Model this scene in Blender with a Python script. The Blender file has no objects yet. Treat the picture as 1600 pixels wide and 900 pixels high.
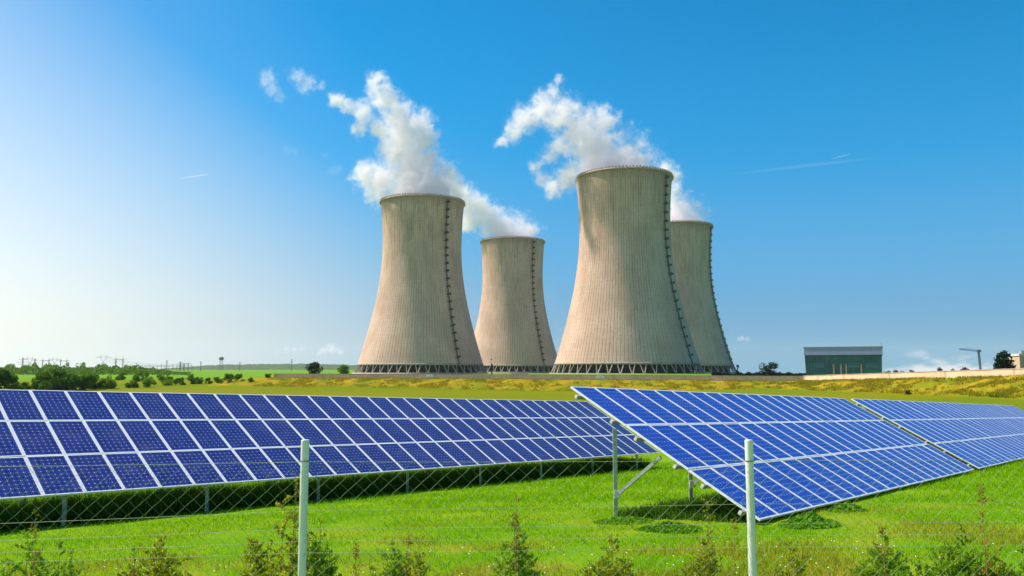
import bpy, bmesh, math, random
import numpy as np
from mathutils import Vector, Matrix

random.seed(7)
rng = np.random.default_rng(11)
S = bpy.context.scene
COL = S.collection
RAD = math.radians

# ------------------------------------------------------------------ camera
F_PX = 1250.0                       # focal length in pixels of the 1600 px wide photograph
PITCH = math.atan(127 / F_PX)
cam_data = bpy.data.cameras.new('camera')
cam_data.sensor_width = 36.0
cam_data.lens = 36.0 * F_PX / 1600.0
cam_data.clip_start = 0.1
cam_data.clip_end = 60000
cam = bpy.data.objects.new('camera', cam_data)
COL.objects.link(cam)
cam.location = (0, 0, 0)
cam.rotation_euler = (math.pi / 2 + PITCH, 0, 0)
S.camera = cam

# ------------------------------------------------------------------ light
SUN_ELEV = 50.0
SUN_AZ = 17.0                        # degrees from the left (-X) towards the back (+Y)
sun_dir = Vector((-math.cos(RAD(SUN_ELEV)) * math.cos(RAD(SUN_AZ)),
                  math.cos(RAD(SUN_ELEV)) * math.sin(RAD(SUN_AZ)),
                  math.sin(RAD(SUN_ELEV))))
sd = bpy.data.lights.new('sun', 'SUN')
sd.energy = 5.0
sd.angle = RAD(0.5)
sd.color = (1.0, 0.88, 0.74)
sun = bpy.data.objects.new('sun', sd)
COL.objects.link(sun)
sun.location = (-40, 20, 90)
sun.rotation_euler = (-sun_dir).to_track_quat('-Z', 'Y').to_euler()

W = bpy.data.worlds.new('World')
S.world = W
W.use_nodes = True
S.view_settings.view_transform = 'Standard'
S.view_settings.look = 'None'
S.view_settings.exposure = 0.54
S.view_settings.gamma = 1.0
S.view_settings.use_curve_mapping = False
S.render.engine = 'CYCLES'
S.cycles.max_bounces = 22
S.cycles.diffuse_bounces = 3
S.cycles.glossy_bounces = 3
S.cycles.transmission_bounces = 4
S.cycles.transparent_max_bounces = 16
S.cycles.volume_bounces = 20
S.cycles.use_denoising = True
S.cycles.sample_clamp_indirect = 10.0
try:
    S.cycles.volume_max_steps = 256
except Exception:
    pass


class NT:
    """tiny node-tree builder"""
    def __init__(self, tree):
        self.t = tree
        self.n = tree.nodes
        self.l = tree.links

    def new(self, kind, **kw):
        nd = self.n.new(kind)
        for k, v in kw.items():
            setattr(nd, k, v)
        return nd

    def put(self, sock, v):
        if v is None:
            return
        if hasattr(v, 'is_output'):
            self.l.new(v, sock)
        elif isinstance(v, (tuple, list)) and len(v) == 3 and sock.type == 'RGBA':
            sock.default_value = (*v, 1)
        else:
            sock.default_value = v

    def math(self, op, a, b=None, c=None, clamp=False):
        nd = self.new('ShaderNodeMath', operation=op)
        nd.use_clamp = clamp
        self.put(nd.inputs[0], a)
        self.put(nd.inputs[1], b)
        self.put(nd.inputs[2], c)
        return nd.outputs[0]

    def vmath(self, op, a, b=None, scale=None):
        nd = self.new('ShaderNodeVectorMath', operation=op)
        self.put(nd.inputs[0], a)
        self.put(nd.inputs[1], b)
        if scale is not None:
            self.put(nd.inputs['Scale'], scale)
        return nd.outputs['Value'] if op in ('DISTANCE', 'LENGTH', 'DOT_PRODUCT') else nd.outputs[0]

    def noise(self, vec, scale, detail=3, rough=0.55, color=False, dim='3D'):
        nd = self.new('ShaderNodeTexNoise', noise_dimensions=dim)
        self.put(nd.inputs['Vector'], vec)
        nd.inputs['Scale'].default_value = scale
        nd.inputs['Detail'].default_value = detail
        nd.inputs['Roughness'].default_value = rough
        return nd.outputs['Color' if color else 'Fac']

    def ramp(self, v, lo, hi, a=0.0, b=1.0, smooth=True):
        nd = self.new('ShaderNodeMapRange')
        if smooth:
            nd.interpolation_type = 'SMOOTHSTEP'
        self.put(nd.inputs[0], v)
        self.put(nd.inputs[1], lo)
        self.put(nd.inputs[2], hi)
        self.put(nd.inputs[3], a)
        self.put(nd.inputs[4], b)
        return nd.outputs[0]

    def mix(self, fac, a, b, mode='MIX'):
        nd = self.new('ShaderNodeMix', data_type='RGBA', blend_type=mode)
        self.put(nd.inputs[0], fac)
        self.put(nd.inputs[6], a)
        self.put(nd.inputs[7], b)
        return nd.outputs[2]

    def sep(self, v):
        nd = self.new('ShaderNodeSeparateXYZ')
        self.put(nd.inputs[0], v)
        return nd.outputs

    def comb(self, x, y, z):
        nd = self.new('ShaderNodeCombineXYZ')
        self.put(nd.inputs[0], x)
        self.put(nd.inputs[1], y)
        self.put(nd.inputs[2], z)
        return nd.outputs[0]

    def pos(self):
        return self.new('ShaderNodeNewGeometry').outputs['Position']

    def obj(self):
        return self.new('ShaderNodeTexCoord').outputs['Object']

    def uv(self):
        return self.new('ShaderNodeTexCoord').outputs['UV']

    def bump(self, h, strength=0.3, dist=0.05):
        nd = self.new('ShaderNodeBump')
        nd.inputs['Strength'].default_value = strength
        nd.inputs['Distance'].default_value = dist
        self.put(nd.inputs['Height'], h)
        return nd.outputs[0]

    def principled(self, color, rough=0.6, metal=0.0, normal=None, spec=0.5, **kw):
        nd = self.new('ShaderNodeBsdfPrincipled')
        self.put(nd.inputs['Base Color'], color)
        self.put(nd.inputs['Roughness'], rough)
        self.put(nd.inputs['Metallic'], metal)
        self.put(nd.inputs['Specular IOR Level'], spec)
        if normal is not None:
            self.put(nd.inputs['Normal'], normal)
        for k, v in kw.items():
            self.put(nd.inputs[k], v)
        return nd.outputs[0]


def material(name):
    m = bpy.data.materials.new(name)
    m.use_nodes = True
    m.node_tree.nodes.clear()
    t = NT(m.node_tree)
    out = t.new('ShaderNodeOutputMaterial')
    return m, t, out


def simple_mat(name, color, rough=0.6, metal=0.0, var=0.25, scale=8.0, spec=0.5, bump=0.0):
    m, t, out = material(name)
    p = t.obj()
    n = t.noise(p, scale, 4)
    dark = tuple(c * (1 - var) for c in color)
    lite = tuple(min(1, c * (1 + var)) for c in color)
    c = t.mix(t.ramp(n, 0.3, 0.7), dark, lite)
    nrm = t.bump(n, bump, 0.02) if bump else None
    t.l.new(t.principled(c, rough, metal, nrm, spec), out.inputs[0])
    return m


# ------------------------------------------------------------------ sky
wt = NT(W.node_tree)
W.node_tree.nodes.clear()
w_out = wt.new('ShaderNodeOutputWorld')
bg = wt.new('ShaderNodeBackground')
sky = wt.new('ShaderNodeTexSky', sky_type='NISHITA')
sky.sun_disc = False
sky.sun_elevation = RAD(SUN_ELEV)
sky.sun_rotation = math.atan2(sun_dir.x, sun_dir.y)
sky.altitude = 300
sky.air_density = 1.0
sky.dust_density = 0.6
sky.ozone_density = 1.6
direction = wt.new('ShaderNodeTexCoord').outputs['Generated']
dx, dy, dz = wt.sep(direction)
az = wt.math('ARCTAN2', dx, dy)                      # 0 ahead, negative to the left
# pale haze low in the air, strongest towards the sun's side
side = wt.ramp(az, -0.85, 0.18, 1.0, 0.0)
hs = wt.new('ShaderNodeHueSaturation')
hs.inputs['Hue'].default_value = 0.488
wt.l.new(wt.math('MULTIPLY_ADD', side, -0.28, 1.70), hs.inputs['Saturation'])
wt.l.new(wt.math('MULTIPLY_ADD', side, -0.06, 1.12), hs.inputs['Value'])
wt.l.new(sky.outputs[0], hs.inputs['Color'])
right = wt.math('SUBTRACT', 1.0, side)
deep = wt.math('MULTIPLY', wt.ramp(dz, 0.03, 0.42, 0.88, 0.0), right)
c0 = wt.mix(deep, hs.outputs[0], (0.36, 2.2, 4.7))
low = wt.ramp(dz, 0.0, wt.math('MULTIPLY_ADD', side, 0.42, 0.11), 1.0, 0.0, smooth=False)
low = wt.math('POWER', low, wt.math('MULTIPLY_ADD', side, 0.3, 0.95))
amount = wt.math('MULTIPLY', low, 0.97, clamp=True)
pale = wt.mix(side, (0.85, 2.4, 4.1), (8.3, 7.8, 6.9))
c1 = wt.mix(amount, c0, pale)
# low fair-weather clouds over the horizon
cv = wt.comb(wt.math('MULTIPLY', az, 1.0), 0.3, wt.math('MULTIPLY', dz, 2.6))
cn = wt.noise(cv, 16.0, 6, 0.6)
cn2 = wt.noise(wt.comb(az, 4.0, 0.0), 5.0, 2)
top = wt.ramp(cn2, 0.36, 0.62, 0.002, 0.017)
hgt = wt.math('SUBTRACT', top, wt.math('MULTIPLY', wt.math('SUBTRACT', dz, 0.004), 1.0))
cl = wt.math('ADD', wt.math('MULTIPLY', hgt, 26.0), wt.math('MULTIPLY', wt.math('SUBTRACT', cn, 0.5), 2.6))
cl = wt.ramp(cl, 0.05, 0.55)
rightside = wt.ramp(az, 0.39, 0.46)
cl = wt.math('MULTIPLY', cl, wt.math('MULTIPLY', rightside, wt.ramp(dz, 0.0, 0.045, 0.85, 0.0)))
c2 = wt.mix(cl, c1, (7.4, 6.6, 6.6))
wt.l.new(c2, bg.inputs['Color'])
bg.inputs['Strength'].default_value = 0.10
wt.l.new(bg.outputs[0], w_out.inputs[0])

# ------------------------------------------------------------------ helpers
def norm(v):
    v = np.asarray(v, float)
    return v / np.linalg.norm(v)


def ray(px, py):
    """direction of a pixel of the 1600x900 photograph"""
    cx, cy = (px - 800) / F_PX, (450 - py) / F_PX
    return np.array([cx, math.cos(PITCH) - cy * math.sin(PITCH), math.sin(PITCH) + cy * math.cos(PITCH)])


def at(px, py, Y):
    r = ray(px, py)
    return r * (Y / r[1])


def tag(o, label=None, cat=None, group=None, kind=None):
    if label: o['label'] = label
    if cat: o['category'] = cat
    if group: o['group'] = group
    if kind: o['kind'] = kind
    return o


def empty(name, loc, parent=None):
    o = bpy.data.objects.new(name, None)
    o.empty_display_size = 0.3
    o.location = loc
    COL.objects.link(o)
    if parent: o.parent = parent
    return o


def mesh_from(name, V, Fc, mats=(), mat_idx=None, smooth=False, uv=None):
    me = bpy.data.meshes.new(name)
    V = np.asarray(V, dtype=np.float32)
    if isinstance(Fc, np.ndarray):
        k = Fc.shape[1]
        me.vertices.add(len(V)); me.vertices.foreach_set('co', V.ravel())
        me.loops.add(Fc.size); me.loops.foreach_set('vertex_index', Fc.astype(np.int32).ravel())
        me.polygons.add(len(Fc))
        me.polygons.foreach_set('loop_start', np.arange(0, Fc.size, k, dtype=np.int32))
        try:
            me.polygons.foreach_set('loop_total', np.full(len(Fc), k, dtype=np.int32))
        except Exception:
            pass
        me.update(calc_edges=True)
    else:
        me.from_pydata([tuple(map(float, v)) for v in V], [], Fc)
        me.update()
    for m in mats:
        me.materials.append(m)
    if mat_idx is not None:
        me.polygons.foreach_set('material_index', np.asarray(mat_idx, dtype=np.int32))
    if smooth:
        me.polygons.foreach_set('use_smooth', np.ones(len(me.polygons), dtype=bool))
    if uv is not None:
        lay = me.uv_layers.new(name='UVMap')
        vi = np.zeros(len(me.loops), dtype=np.int32)
        me.loops.foreach_get('vertex_index', vi)
        lay.data.foreach_set('uv', np.asarray(uv, dtype=np.float32)[vi].ravel())
    me.validate()
    return me


def link(name, me, parent=None, loc=(0, 0, 0)):
    o = bpy.data.objects.new(name, me)
    COL.objects.link(o)
    if parent: o.parent = parent
    o.location = loc
    return o


class MB:
    """collects boxes, bars and tubes into one mesh"""
    def __init__(self):
        self.V = []; self.F = []

    def add(self, V, F):
        b = len(self.V)
        self.V += [tuple(v) for v in V]
        self.F += [tuple(i + b for i in f) for f in F]

    def box(self, c, s, M=None):
        c = np.array(c, float); h = np.array(s, float) / 2
        P = [np.array((x, y, z)) * h for x in (-1, 1) for y in (-1, 1) for z in (-1, 1)]
        if M is not None: P = [M @ q for q in P]
        P = [q + c for q in P]
        self.add(P, [(0, 1, 3, 2), (4, 6, 7, 5), (0, 4, 5, 1), (2, 3, 7, 6), (0, 2, 6, 4), (1, 5, 7, 3)])

    def bar(self, a, b, w, h=None, up=(0, 0, 1)):
        a = np.array(a, float); b = np.array(b, float); h = h or w
        d = b - a; L = np.linalg.norm(d); d = d / L
        up = np.array(up, float)
        if abs(d @ up) > 0.98: up = np.array((1.0, 0, 0))
        x = norm(np.cross(d, up)); y = np.cross(x, d)
        self.box((a + b) / 2, (w, h, L), np.stack([x, y, d], 1))

    def tube(self, pts, r, n=8, cap=True):
        pts = [np.array(p, float) for p in pts]
        rs = r if isinstance(r, (list, tuple)) else [r] * len(pts)
        b = len(self.V); ref = np.array((0.31, 0.17, 0.93))
        for i, p in enumerate(pts):
            d = norm(pts[min(i + 1, len(pts) - 1)] - pts[max(i - 1, 0)])
            rf = ref if abs(d @ ref) < 0.9 else np.array((1.0, 0, 0))
            x = norm(np.cross(d, rf)); y = np.cross(d, x)
            for k in range(n):
                a = 2 * math.pi * k / n
                self.V.append(tuple(p + rs[i] * (x * math.cos(a) + y * math.sin(a))))
        for i in range(len(pts) - 1):
            for k in range(n):
                self.F.append((b + i * n + k, b + i * n + (k + 1) % n, b + (i + 1) * n + (k + 1) % n, b + (i + 1) * n + k))
        if cap:
            self.F.append(tuple(b + k for k in range(n))[::-1])
            e = b + (len(pts) - 1) * n
            self.F.append(tuple(e + k for k in range(n)))

    def build(self, name, mat, parent=None, loc=(0, 0, 0), smooth=False):
        me = mesh_from(name, self.V, self.F, [mat] if mat else [], smooth=smooth)
        return link(name, me, parent, loc)


def smoothstep(x, a, b):
    t = np.clip((x - a) / (b - a), 0, 1)
    return t * t * (3 - 2 * t)


_tab = np.random.default_rng(3).random((256, 256))


def vnoise(x, y):
    """value noise, numpy"""
    xi = np.floor(x).astype(int); yi = np.floor(y).astype(int)
    fx = x - xi; fy = y - yi
    fx = fx * fx * (3 - 2 * fx); fy = fy * fy * (3 - 2 * fy)
    a = _tab[xi % 256, yi % 256]; b = _tab[(xi + 1) % 256, yi % 256]
    c = _tab[xi % 256, (yi + 1) % 256]; d = _tab[(xi + 1) % 256, (yi + 1) % 256]
    return (a * (1 - fx) + b * fx) * (1 - fy) + (c * (1 - fx) + d * fx) * fy


# ------------------------------------------------------------------ terrain
# the boundary wall runs on top of the grass bank: plan position, foot height, top height
WALL = [(at(428, 590.5, 236), at(428, 584.3, 236)), (at(800, 592.8, 220), at(800, 585.6, 220)),
        (at(1256, 595.8, 204), at(1256, 588.0, 204)),
        (at(1600, 588.5, 136), at(1600, 576.8, 136)), (at(2050, 570, 92), at(2050, 553, 92))]
WP = np.array([w[0] for w in WALL]); WT = np.array([w[1][2] for w in WALL])
TOWER_BASE = -2.6


def terrain(x, y):
    x = np.asarray(x, float); y = np.asarray(y, float)
    near = -1.76 + 0.0320 * np.clip(x, -60, 70) - 0.0828 * y
    lx = np.clip(x, 20, 80) - 20
    fld = np.interp(y, [-200, 60, 185, 250, 620, 1500, 4000, 9000], [-5.6, -5.6, -5.6, -4.1, -3.4, -2.4, -2.0, -2.0]) 
    fldr = -5.6 + 0.022 * lx
    rr = smoothstep(x, -30, 20)
    far = fld * (1 - rr) + np.where(y < 230, np.maximum(fldr, fld * 0 + fldr), fld) * rr
    r = np.hypot(x, y)
    w = smoothstep(r, 42, 95)
    z = np.maximum(near, -7.5) * (1 - w) + far * w
    # bank under the wall
    best = np.full(x.shape, 1e9); zf = np.zeros(x.shape); sg = np.zeros(x.shape); endd = np.zeros(x.shape)
    for i in range(len(WP) - 1):
        a, b = WP[i], WP[i + 1]
        d = b[:2] - a[:2]; L = np.hypot(*d); d = d / L
        t = (x - a[0]) * d[0] + (y - a[1]) * d[1]
        tc = np.clip(t, 0, L)
        qx = a[0] + d[0] * tc; qy = a[1] + d[1] * tc
        dist = np.hypot(x - qx, y - qy)
        s = (x - a[0]) * d[1] - (y - a[1]) * d[0]          # positive on the camera's side
        m = dist < best
        best = np.where(m, dist, best)
        zf = np.where(m, a[2] + (b[2] - a[2]) * tc / L, zf)
        sg = np.where(m, np.sign(s), sg)
        ed = np.maximum(-t, 0) if i == 0 else np.zeros(x.shape)
        endd = np.where(m, ed, endd)
    front = zf * (1 - smoothstep(best, 1.0, 17)) + z * smoothstep(best, 1.0, 17)
    back_t = smoothstep(best, 2, 150)
    back = (zf + 0.25) * (1 - back_t) + TOWER_BASE * back_t
    back = back - 0.0080 * np.clip(np.hypot(x, y) - 560, 0, None) * smoothstep(x, -150, -40)
    beyond = smoothstep(y, 800, 1500) * (1 - smoothstep(x, -150, -40))
    back = back * (1 - beyond) + z * beyond
    zz = np.where(sg > 0, front, back)
    infl = 1 - smoothstep(endd, 0, 28)
    zz = zz * infl + z * (1 - infl)
    return zz


def tz(x, y):
    return float(terrain(np.array([x]), np.array([y]))[0])


def ground_hit(px, py, y0=8, y1=900):
    Y = np.geomspace(y0, y1, 1500)
    r = ray(px, py)
    X = r[0] / r[1] * Y; Z = r[2] / r[1] * Y
    below = np.nonzero(Z < terrain(X, Y))[0]
    i = below[0] if len(below) else len(Y) - 1
    return np.array([X[i], Y[i], terrain(X[i:i + 1], Y[i:i + 1])[0]])


# ground sheet (polar grid, fine ahead of the camera)
ang = np.concatenate([np.linspace(-58, 58, 560), np.linspace(58, 302, 90)[1:-1]])
ang = np.radians(ang)
rad = np.unique(np.concatenate([np.geomspace(0.6, 60, 90), np.geomspace(60, 110, 40), np.linspace(110, 270, 170), np.geomspace(270, 9000, 70)]))
A, Rr = np.meshgrid(ang, rad)
GX = Rr * np.sin(A); GY = Rr * np.cos(A)
GZ = terrain(GX, GY)
# distance to the wall line for the rough bank colour
bank = np.zeros(GX.shape)
bd = np.full(GX.shape, 1e9)
for i in range(len(WP) - 1):
    a, b = WP[i], WP[i + 1]; d = b[:2] - a[:2]; L = np.hypot(*d); d = d / L
    tc = np.clip((GX - a[0]) * d[0] + (GY - a[1]) * d[1], -6 if i == 0 else 0, L)
    bd = np.minimum(bd, np.hypot(GX - a[0] - d[0] * tc, GY - a[1] - d[1] * tc))
bank = 1 - smoothstep(bd, 12.5, 16.5)
GZ = GZ + bank * ((vnoise(GX * 0.8, GY * 0.8) - 0.5) * 0.5 + (vnoise(GX * 0.25 + 9, GY * 0.25) - 0.5) * 0.7) * smoothstep(bd, 1.0, 4)
GZ = GZ + (vnoise(GX * 0.9 + 40, GY * 0.9) - 0.5) * 0.07 * (1 - smoothstep(Rr, 60, 90))
na, nr = len(ang), len(rad)
idx = np.arange(nr * na).reshape(nr, na)
i0 = idx[:-1]; i1 = idx[1:]
quads = np.stack([i0, np.roll(i0, -1, 1), np.roll(i1, -1, 1), i1], -1).reshape(-1, 4)
GV = np.stack([GX, GY, GZ], -1).reshape(-1, 3)

m_ground, t, out = material('turf_ground')
P = t.pos()
att = t.new('ShaderNodeAttribute', attribute_name='bank').outputs['Fac']
px_, py_, pz_ = t.sep(P)
dist = t.vmath('LENGTH', P)
flat = t.comb(px_, py_, 0.0)
n1 = t.noise(flat, 0.35, 5, 0.6)
n2 = t.noise(flat, 3.0, 5, 0.65)
n3 = t.noise(flat, 22.0, 4, 0.7)
lawn = t.mix(t.ramp(n1, 0.35, 0.68), (0.11, 0.25, 0.005), (0.20, 0.34, 0.008))
lawn = t.mix(t.ramp(n2, 0.5, 0.75, 0, 0.5), lawn, (0.20, 0.31, 0.012))
lawn = t.mix(t.ramp(n3, 0.45, 0.2, 0, 0.75), lawn, (0.035, 0.10, 0.004))
dry = t.math('MULTIPLY', t.ramp(dist, 26, 10), t.ramp(n1, 0.45, 0.62, 0, 0.75))
lawn = t.mix(dry, lawn, (0.24, 0.22, 0.02))
# far fields in soft strips
f1 = t.noise(t.comb(t.math('MULTIPLY', px_, 0.3), py_, 0.0), 0.02, 3)
field = t.mix(t.ramp(f1, 0.4, 0.6), (0.13, 0.185, 0.004), (0.20, 0.19, 0.004))
field = t.mix(t.ramp(n1, 0.3, 0.7, 0, 0.35), field, (0.09, 0.16, 0.005))
col = t.mix(t.ramp(dist, 45, 110), lawn, field)
col = t.mix(t.ramp(dist, 260, 420), col, (0.13, 0.27, 0.014))
b1 = t.noise(flat, 0.16, 5, 0.65)
b2 = t.noise(flat, 0.9, 4, 0.7)
bank_c = t.mix(t.ramp(b1, 0.38, 0.6), (0.17, 0.20, 0.010), (0.33, 0.235, 0.014))
bank_c = t.mix(t.ramp(b2, 0.52, 0.7, 0, 0.75), bank_c, (0.10, 0.10, 0.01))
col = t.mix(att, col, bank_c)
nb = t.math('ADD', t.math('MULTIPLY', n3, 0.4), n2)
t.l.new(t.principled(col, 0.9, 0, t.bump(nb, 0.6, 0.08), 0.02), out.inputs[0])
gm = mesh_from('ground', GV, quads, [m_ground], smooth=True)
at_ = gm.attributes.new('bank', 'FLOAT', 'POINT')
at_.data.foreach_set('value', bank.astype(np.float32).ravel())
tag(link('ground', gm), kind='structure')

# wooded hill ridge on the horizon
m_hill, t, out = material('hill_wood')
n = t.noise(t.pos(), 0.02, 6, 0.7)
t.l.new(t.principled(t.mix(t.ramp(n, 0.35, 0.65), (0.028, 0.060, 0.022), (0.075, 0.12, 0.03)), 0.95, 0, None, 0.05), out.inputs[0])
hv, hf = [], []
hp = [(150, 577.6), (235, 577.0), (275, 574.5), (315, 571.5), (350, 569.8), (420, 568.6), (470, 568.4), (540, 569.8), (620, 571.5), (690, 574), (740, 577.6)]
NH = 400
for k in range(NH):
    px = 150 + (740 - 150) * k / (NH - 1)
    py = np.interp(px, [q[0] for q in hp], [q[1] for q in hp])
    c = at(px, py, 3600)
    jag = (vnoise(np.array([px * 0.35]), np.array([2.0]))[0] - 0.5) * 3.5
    for dyy, zz in ((-500, -4.0), (-260, c[2] * 0.45 - 1 + jag * .4), (0, c[2] + jag), (300, c[2] * 0.7), (700, -6)):
        hv.append((c[0] * (3600 + dyy) / 3600, 3600 + dyy, zz))
for k in range(NH - 1):
    for j in range(4):
        a = k * 5 + j
        hf.append((a, a + 5, a + 6, a + 1))
tag(link('hills', mesh_from('hills', hv, hf, [m_hill], smooth=True)), kind='structure')

# ------------------------------------------------------------------ cooling towers
m_shell, t, out = material('tower_concrete')
uv = t.uv()
u_, v_, _ = t.sep(uv)
rib = t.math('ABSOLUTE', t.math('SUBTRACT', t.math('FRACT', t.math('MULTIPLY', u_, 120.0)), 0.5))
ribm = t.ramp(rib, 0.36, 0.5)
ring = t.math('ABSOLUTE', t.math('SUBTRACT', t.math('FRACT', t.math('MULTIPLY', v_, 0.46)), 0.5))
ringm = t.ramp(ring, 0.40, 0.5)
geo_x = t.math('MULTIPLY', u_, 60.0)
streak = t.noise(t.comb(geo_x, t.math('MULTIPLY', v_, 0.035), t.new('ShaderNodeObjectInfo').outputs['Random']), 1.6, 5, 0.7)
patch = t.noise(t.comb(t.math('MULTIPLY', u_, 14.0), t.math('MULTIPLY', v_, 0.05), t.new('ShaderNodeObjectInfo').outputs['Random']), 1.0, 4, 0.6)
fine = t.noise(t.obj(), 0.6, 5, 0.7)
base = t.mix(t.ramp(patch, 0.35, 0.65), (0.52, 0.362, 0.282), (0.64, 0.455, 0.362))
base = t.mix(t.ramp(fine, 0.42, 0.72, 0, 0.4), base, (0.41, 0.28, 0.22))
topm = t.ramp(v_, 40, 122, 0.12, 0.46)
base = t.mix(t.math('MULTIPLY', t.ramp(streak, 0.45, 0.66), topm), base, (0.205, 0.165, 0.125))
base = t.mix(t.math('MULTIPLY', ribm, t.ramp(streak, 0.3, 0.7, 0.15, 0.75)), base, (0.17, 0.115, 0.085))
base = t.mix(t.math('MULTIPLY', ringm, 0.16), base, (0.20, 0.16, 0.125))
base = t.mix(t.ramp(v_, 113, 121, 0, 0.35), base, (0.20, 0.13, 0.09))
hh = t.math('ADD', t.math('MULTIPLY', ribm, -0.6), t.math('MULTIPLY', fine, 0.5))
t.l.new(t.principled(base, 0.92, 0, t.bump(hh, 0.5, 0.5), 0.15), out.inputs[0])

m_legs = simple_mat('leg_concrete', (0.34, 0.29, 0.24), 0.9, 0, 0.2, 0.5)
m_rim = simple_mat('rim_concrete', (0.40, 0.30, 0.25), 0.9, 0, 0.3, 1.0)
m_fill = simple_mat('dark_fill', (0.02, 0.018, 0.016), 0.95, 0, 0.4, 0.3)
m_ladder = simple_mat('ladder_steel', (0.030, 0.040, 0.034), 0.6, 0.3, 0.3, 0.5)

TH = 122.2; R0 = 28.3; ZT = 0.735 * TH; LEG_H = 5.6


def tower_r(z):
    d = z - ZT
    b = 0.567 * TH if d < 0 else 0.74 * TH
    return R0 * math.sqrt(1 + (d / b) ** 2)


def ring_surface(zs, rs, n=160, uvk=True):
    V = []; UV = []; Fq = []
    for i, (z, r) in enumerate(zip(zs, rs)):
        for k in range(n + 1):
            a = 2 * math.pi * k / n
            V.append((r * math.sin(a), -r * math.cos(a), z)); UV.append((k / n, z))
    for i in range(len(zs) - 1):
        for k in range(n):
            a = i * (n + 1) + k
            Fq.append((a, a + 1, a + n + 2, a + n + 1))
    return V, np.array(Fq), UV


def cooling_tower(px, Y, lad, label):
    c = at(px, 580, Y)
    root = tag(empty('cooling_tower', (c[0], Y, TOWER_BASE)), label, 'cooling tower', 'hyperbolic cooling towers of the power station')
    # shell: outer skin, lip, inner skin
    zs = list(np.linspace(LEG_H, TH, 64)); rs = [tower_r(z) for z in zs]
    zi = zs[::-1]; ri = [r - 0.9 for r in rs[::-1]]
    V, Fq, UV = ring_surface(zs + zi + [zs[0]], rs + ri + [rs[0]])
    link('shell', mesh_from('shell', V, Fq, [m_shell], smooth=True, uv=UV), root)
    # basin ring under the legs
    rb = tower_r(0) + 0.6
    V, Fq, UV = ring_surface([-1.5, 0.35, 0.35, -1.5], [rb + 1, rb + 1, rb - 2.5, rb - 2.5], 120)
    link('basin', mesh_from('basin', V, Fq, [m_legs]), root)
    # packing inside the air inlet
    V, Fq, UV = ring_surface([0.2, LEG_H + 3, LEG_H + 3.2], [tower_r(0) - 5.5, tower_r(LEG_H) - 3.0, 0.1], 96)
    link('fill_packing', mesh_from('fill_packing', V, Fq, [m_fill]), root)
    n = 44
    for k in range(n):
        mb = MB(); a0 = 2 * math.pi * k / n
        for da in (-0.5, 0.5):
            a1 = a0 + da * 2 * math.pi / n * 0.92
            r1 = tower_r(0) + 0.4; r2 = tower_r(LEG_H) - 0.45
            mb.bar((r1 * math.sin(a1), -r1 * math.cos(a1), 0.3), (r2 * math.sin(a0 + da * .06), -r2 * math.cos(a0 + da * .06), LEG_H + 0.25), 0.48, 0.5)
        mb.build('support_leg', m_legs, root)
    # lower lintel and rim
    zl = [LEG_H - 0.25, LEG_H - 0.25, LEG_H + 1.0, LEG_H + 1.0, LEG_H - 0.25]
    rl = [tower_r(LEG_H) - 1.1, tower_r(LEG_H) + 0.25, tower_r(LEG_H + 1) + 0.2, tower_r(LEG_H) - 1.1, tower_r(LEG_H) - 1.1]
    V, Fq, UV = ring_surface(zl, rl, 120)
    link('lintel_ring', mesh_from('lintel_ring', V, Fq, [m_legs]), root)
    rt = tower_r(TH)
    V, Fq, UV = ring_surface([TH - 0.7, TH - 0.7, TH + 0.25, TH + 0.25, TH - 0.7], [rt - 1.3, rt + 0.9, rt + 0.9, rt - 1.3, rt - 1.3], 120)
    link('rim', mesh_from('rim', V, Fq, [m_rim]), root)
    # crenellated parapet, one connected ring
    nt = 184; V = []; Fq = []
    za, zb_, zc = TH + 0.22, TH + 0.42, TH + 1.35
    for k in range(nt):
        a = 2 * math.pi * k / nt
        for rr in (rt - 0.1, rt + 0.5):
            for zz in (za, zb_, zc):
                V.append((rr * math.sin(a), -rr * math.cos(a), zz))
    for k in range(nt):
        p, q = k * 6, ((k + 1) % nt) * 6
        Fq += [(p + 3, q + 3, q + 4, p + 4), (p + 1, q + 1, q, p)]
        if k % 2:
            Fq += [(p + 4, q + 4, q + 5, p + 5), (p + 2, q + 2, q + 1, p + 1), (p + 5, q + 5, q + 2, p + 2),
                   (p + 1, p + 4, p + 5, p + 2), (q + 4, q + 1, q + 2, q + 5)]
        else:
            Fq += [(p + 4, q + 4, q + 1, p + 1)]
    link('parapet', mesh_from('parapet', V, Fq, [m_rim]), root)
    # access ladder with rest platforms, follows the meridian
    a = RAD(lad); er = np.array((math.sin(a), -math.cos(a), 0)); et = np.array((math.cos(a), math.sin(a), 0))
    mb = MB()
    zz = np.linspace(LEG_H + 0.5, TH - 1.5, 60)
    for s in (-0.42, 0.42):
        for z0, z1 in zip(zz[:-1], zz[1:]):
            mb.bar(er * (tower_r(z0) + 0.55) + et * s + (0, 0, z0), er * (tower_r(z1) + 0.55) + et * s + (0, 0, z1), 0.22)
    for z0 in np.arange(LEG_H + 1, TH - 2, 0.9):
        mb.bar(er * (tower_r(z0) + 0.55) - et * 0.42 + (0, 0, z0), er * (tower_r(z0) + 0.55) + et * 0.42 + (0, 0, z0), 0.12)
    ld = mb.build('ladder', m_ladder, root)
    M = np.stack([et, er, np.array((0, 0, 1.0))], 1)
    for j, z0 in enumerate(np.arange(LEG_H + 5, TH - 3, 5.4)):
        pb = MB()
        pb.box(er * (tower_r(z0) + 1.0) + (0, 0, z0), (2.7, 1.9, 0.25), M)
        pb.box(er * (tower_r(z0) + 1.85) + (0, 0, z0 + 0.65), (2.6, 0.12, 1.0), M)
        pb.build('platform', m_ladder, ld)
    return root, c


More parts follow.
